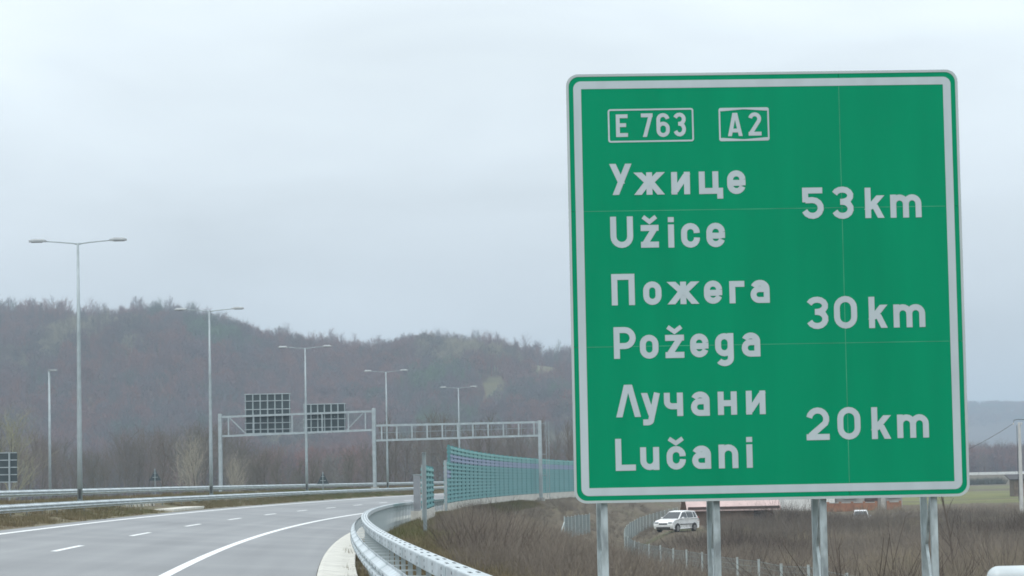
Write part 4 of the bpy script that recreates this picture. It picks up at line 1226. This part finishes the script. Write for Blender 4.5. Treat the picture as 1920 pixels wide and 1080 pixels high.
LP = [split_tree(320+i, 15, LINEM, spread=.26, trunk=.013, levels=3, kids=(24, 8, 5, 5), upright=1.1, twig=.035, start=.10) for i in range(2)]
PT = split_tree(340, 9, PALEM, spread=.55, trunk=.016, levels=3, kids=(18, 9, 6, 5), upright=.75, twig=.035, start=.06)
OT = split_tree(341, 13, OLIVEM, spread=.48, trunk=.015, levels=3, kids=(18, 9, 6, 6), upright=.6, twig=.04, start=.08)
def tree(name, label, P, pair, sc, group=None, rz=None):
    o = thing(name, label, 'tree', P, rng.uniform(0, 6.28) if rz is None else rz, group)
    o.scale = (sc,)*3
    put('trunk', pair[0], o); put('crown', pair[1], o)
    return o
for i in range(92):
    px = -60 + 1200*(i+rng.uniform(-.4, .4))/91
    Y = rng.uniform(400, 660)
    P = at(px, 905, Y); P.z = ground_z(P.x, P.y)
    topy = 782 + 16*math.sin(px*.013) + rng.uniform(-10, 26)
    topy += 42*sm(400, 470, px)*(1-sm(660, 720, px)) + 16*sm(70, 130, px)*(1-sm(330, 420, px))
    sc = (at(px, topy, Y).z - P.z)/14
    poplar = px > 700 and rng.random() < .45
    tree('bare_tree', 'narrow upright bare tree in the row behind the right gantry' if poplar else 'bare grey-brown tree in the dense row between the motorway and the hill', P, rng.choice(LP if poplar else LT), min(1.7, max(.35, sc)), 'narrow bare trees behind the motorway' if poplar else 'bare trees behind the motorway')
P = at(372, 905, 372); P.z = ground_z(P.x, P.y)
tree('pale_tree', 'pale fan-shaped bare tree just left of the gantry', P, PT, (at(372, 797, 372).z-P.z)/9)
P = at(432, 905, 376); P.z = ground_z(P.x, P.y)
tree('pale_tree', 'smaller pale bare tree right behind the left gantry post', P, PT, (at(432, 838, 376).z-P.z)/9)
P = at(18, 905, 385); P.z = ground_z(P.x, P.y)
tree('olive_tree', 'olive-tinged bare tree at the left edge behind the cut-off sign', P, OT, (at(18, 752, 385).z-P.z)/13)
for i in range(34):
    px = 1700 + 330*(i+rng.uniform(-.4, .4))/33; Y = rng.uniform(960, 1350)
    P = at(px, 885, Y); P.z = ground_z(P.x, P.y)
    tree('bare_tree', 'hazy bare tree in the distant row beyond the white barrier at the right', P, rng.choice(LT), (at(px, rng.uniform(815, 850), Y).z-P.z)/14, 'distant bare trees at the right')
P = at(1788, 1010, 118); P.z = ground_z(P.x, P.y)
tree('bare_sapling', 'slender dark bare sapling just right of the rightmost sign post', P, split_tree(360, 5.2, BARK, spread=.2, trunk=.012, levels=2, kids=(12, 4, 3), upright=.9, twig=.02, start=.15), 1.0)
P = at(988, 1040, 66); P.z = ground_z(P.x, P.y); Hsap = at(988, 984, 66).z - P.z
tree('bare_sapling', 'thin bare sapling on the slope below the noise wall', P, split_tree(361, Hsap, BARK, spread=.3, trunk=.009, levels=2, kids=(9, 4, 3), upright=.9, twig=.010, start=.2), 1.0)
for (px, py, Y, lab, sd) in ((1565, 1000, 29, 'leaning bare twigs crossing the third sign post', 371), (1770, 1000, 29.5, 'bare twigs crossing the rightmost sign post', 372)):
    P = at(px, 1080, Y); P.z = ground_z(P.x, P.y)
    H_ = at(px, 985, Y).z - P.z
    tree('bare_shrub', lab, P, split_tree(sd, H_, BARK, spread=.35, trunk=.004, levels=2, kids=(9, 4, 3), upright=.8, twig=.004, start=.45), 1.0)

# hedge bushes on the field edge
def bush_mesh(seed, h, w, n, mat, width=.012, lean=.5):
    r = random.Random(seed); m = MB()
    for i in range(n):
        a = r.uniform(0, 2*PI); q = r.random()**.5
        p = Vector((math.cos(a)*q*w*.35, math.sin(a)*q*w*.35, -.05))
        d = Vector((math.cos(a)*lean*q + r.uniform(-.2, .2), math.sin(a)*lean*q + r.uniform(-.2, .2), 1)).normalized()
        ln = h*r.uniform(.55, 1.0); c = p
        for j in range(3):
            e2 = c + (d + Vector((r.uniform(-.25, .25), r.uniform(-.25, .25), 0))).normalized()*ln/3
            s_ = Vector((r.uniform(-1, 1), r.uniform(-1, 1), 0)).normalized()*width*(1-.25*j)
            m.add([c-s_, c+s_, e2+s_*.6, e2-s_*.6], [(0, 1, 2, 3)])
            if j > 0:
                for b in range(2):
                    f_ = e2 + Vector((r.uniform(-.3, .3), r.uniform(-.3, .3), r.uniform(.05, .35)))*h*.35
                    m.add([e2-s_*.5, e2+s_*.5, f_], [(0, 1, 2)])
            c = e2
    return m.mesh('stems', mat)
HEDGE = bush_mesh(9, 2.6, 4, 170, material('hedge_dark', (.07, .078, .055), .9, 0, .2, .5), .05, .8)
for i in range(9):
    px = 1815 + 62*i/8; P = at(px, 907, 770+rng.uniform(-10, 10)); P.z = ground_z(P.x, P.y)
    o = tag(put('hedge_bush', HEDGE, None, P, (0, 0, rng.uniform(0, 6))), 'dark hedge bush in the row at the edge of the far green field', 'bush', 'hedge bushes in the fields')
    o.scale = (rng.uniform(.7, .95),)*3

# ------------------------------------------------------------------ scrub and grass
STRAW = material('straw_stems', (.30, .26, .18), .95, 0, .25, .6)
WOODY = material('dark_woody_stems', (.075, .06, .05), .95, 0, .3, .6)
bush_protos = [bush_mesh(20+i, 1.3 + .2*(i % 3), 1.3, 46, BUSHM, .011, .55) for i in range(5)]
bush_protos += [bush_mesh(30+i, 2.6, 2.4, 60, WOODY, .014, .95) for i in range(2)] + [bush_mesh(35, 1.0, 1.5, 60, STRAW, .010, .8)]
pts, rots, scls, idx = [], [], [], []
y = 44.
while y < 345:
    stp = .55 + y*.0030
    x0 = pt(max(y-2, 0), 3.5).x; x1 = .205*y + 8
    x = x0
    while x < x1:
        xx, yy = x + rng.uniform(-.5, .5)*stp, y + rng.uniform(-.5, .5)*stp
        s, k = sk(xx, yy)
        ok = k > 3.5
        if (xx-carP.x)**2 + ((yy-carP.y+2)*.6)**2 < 14 and yy < carP.y + 3: ok = rng.random() < .25
        if yy > 195 and yy < 232 and carP.x-10 < xx < carP.x+3: ok = ok and rng.random() < .25
        front = 206 < yy < HA and carP.x+3 < xx < carP.x+16
        if yy > 262 and yy < 300 and abs(xx - P2.x) < 3: ok = ok and yy < 266
        if yy > HY-13 and xx > 18: ok = False
        if HA-3 < yy < HA+9 and A0.x-2 < xx < A0.x+10: ok = False
        if abs(k-8.0) < 3.5 and False: ok = False
        if ok and rng.random() < .9 and noise.noise((xx*.25, yy*.14, 23)) > -.42:
            tall = .32 + .30*max(0, min(1, (k-3.5)/2.5)) if k < 12.5 else .62
            if k > 24: tall = .85
            if yy > 180: tall *= .6
            if front: tall = .75
            pts.append((xx, yy, ground_z(xx, yy))); rots.append(rng.uniform(0, 6.28))
            sc_ = tall*rng.uniform(.5, 1.3)*(1 + .75*noise.noise((xx*.16, yy*.09, 2)))
            kind = rng.randrange(5); nzz = noise.noise((xx*.11, yy*.05, 17)) + rng.uniform(-.25, .25)
            if nzz > .38 and rng.random() < .35: kind = 5 + rng.randrange(2)
            elif nzz < -.34 and rng.random() < .7: kind = 7
            scls.append(max(.12, sc_)); idx.append(kind)
        x += stp
    y += stp
scatter('dry_scrub', pts, rots, scls, idx, bush_protos, label='tangled grey-brown dry scrub covering the embankment and the waste land', cat='scrub')
print('scrub', len(pts))
def grass_mesh(seed, h, n, mat, w=.35):
    r = random.Random(seed); m = MB()
    for i in range(n):
        p = Vector((r.uniform(-w, w), r.uniform(-w, w), -.02)); a = r.uniform(0, 2*PI); ln = h*r.uniform(.4, 1)
        t = p + Vector((math.cos(a)*.4*ln, math.sin(a)*.4*ln, ln)); s_ = Vector((-math.sin(a), math.cos(a), 0))*.010
        m.add([p-s_, p+s_, t], [(0, 1, 2)])
    return m.mesh('blades', mat)
GRASS = tree_material('verge_grass_blades', [(.2, (.19, .155, .10)), (.5, (.165, .145, .085)), (.72, (.105, .125, .05)), (.92, (.18, .15, .09))], seed=12.)
gprotos = [grass_mesh(50+i, .26, 70, GRASS) for i in range(4)]
pts, rots, scls, idx = [], [], [], []
S_DRAIN = s_at(315, -10.3)
def turf(k0, k1, s0, s1, base, dens, hs):
    n = int((k1-k0)*(s1-s0)*dens)
    for _ in range(n):
        k, s = rng.uniform(k0, k1), s0 + (s1-s0)*rng.random()
        if abs(s-S_DRAIN-1) < 8 and -12 < k < -9: continue
        p = base(s, k); pts.append(tuple(p)); rots.append(rng.uniform(0, 6.28)); scls.append(hs*rng.uniform(.6, 1.3)); idx.append(rng.randrange(4))
def med(s, k):
    q = [(-15.0, .36), (-12.6, .27), (-11.4, .09), (-10.2, .02), (-9.4, .004)]
    return pt(s, k, float(np.interp(k, [a for a, b in q], [b for a, b in q])))
turf(-11.3, -9.5, 70, 330, med, 2.6, .75)
turf(-14.7, -11.3, 90, 330, med, 1.8, .8)
def vg(s, k): p = pt(s, k); p.z = ground_z(p.x, p.y); return p
turf(2.0, 5.2, 30, 260, vg, 4.5, 1.0)
turf(1.35, 1.7, 20, 90, lambda s, k: pt(s, k, -.1), 3.0, .9)
scatter('verge_grass', pts, rots, scls, idx, gprotos, label='thin brown and green grass on the verges and the median', cat='grass')

# ------------------------------------------------------------------ haze: one closed box of pale air round everything but the sky
hm = bpy.data.materials.new('pale_haze'); hm.use_nodes = True
hn = hm.node_tree.nodes; hn.clear()
pv = hn.new('ShaderNodeVolumePrincipled'); ho = hn.new('ShaderNodeOutputMaterial')
pv.inputs['Density'].default_value = 3.0e-4
pv.inputs['Color'].default_value = (.70, .86, 1, 1)
pv.inputs['Anisotropy'].default_value = .2
hm.node_tree.links.new(pv.outputs[0], ho.inputs['Volume'])
hz = MB().box((0, 4350, 70), (12400, 9600, 168)).build('haze', hm)
tag(hz, 'thin pale winter haze over the whole valley', 'haze', kind='stuff')
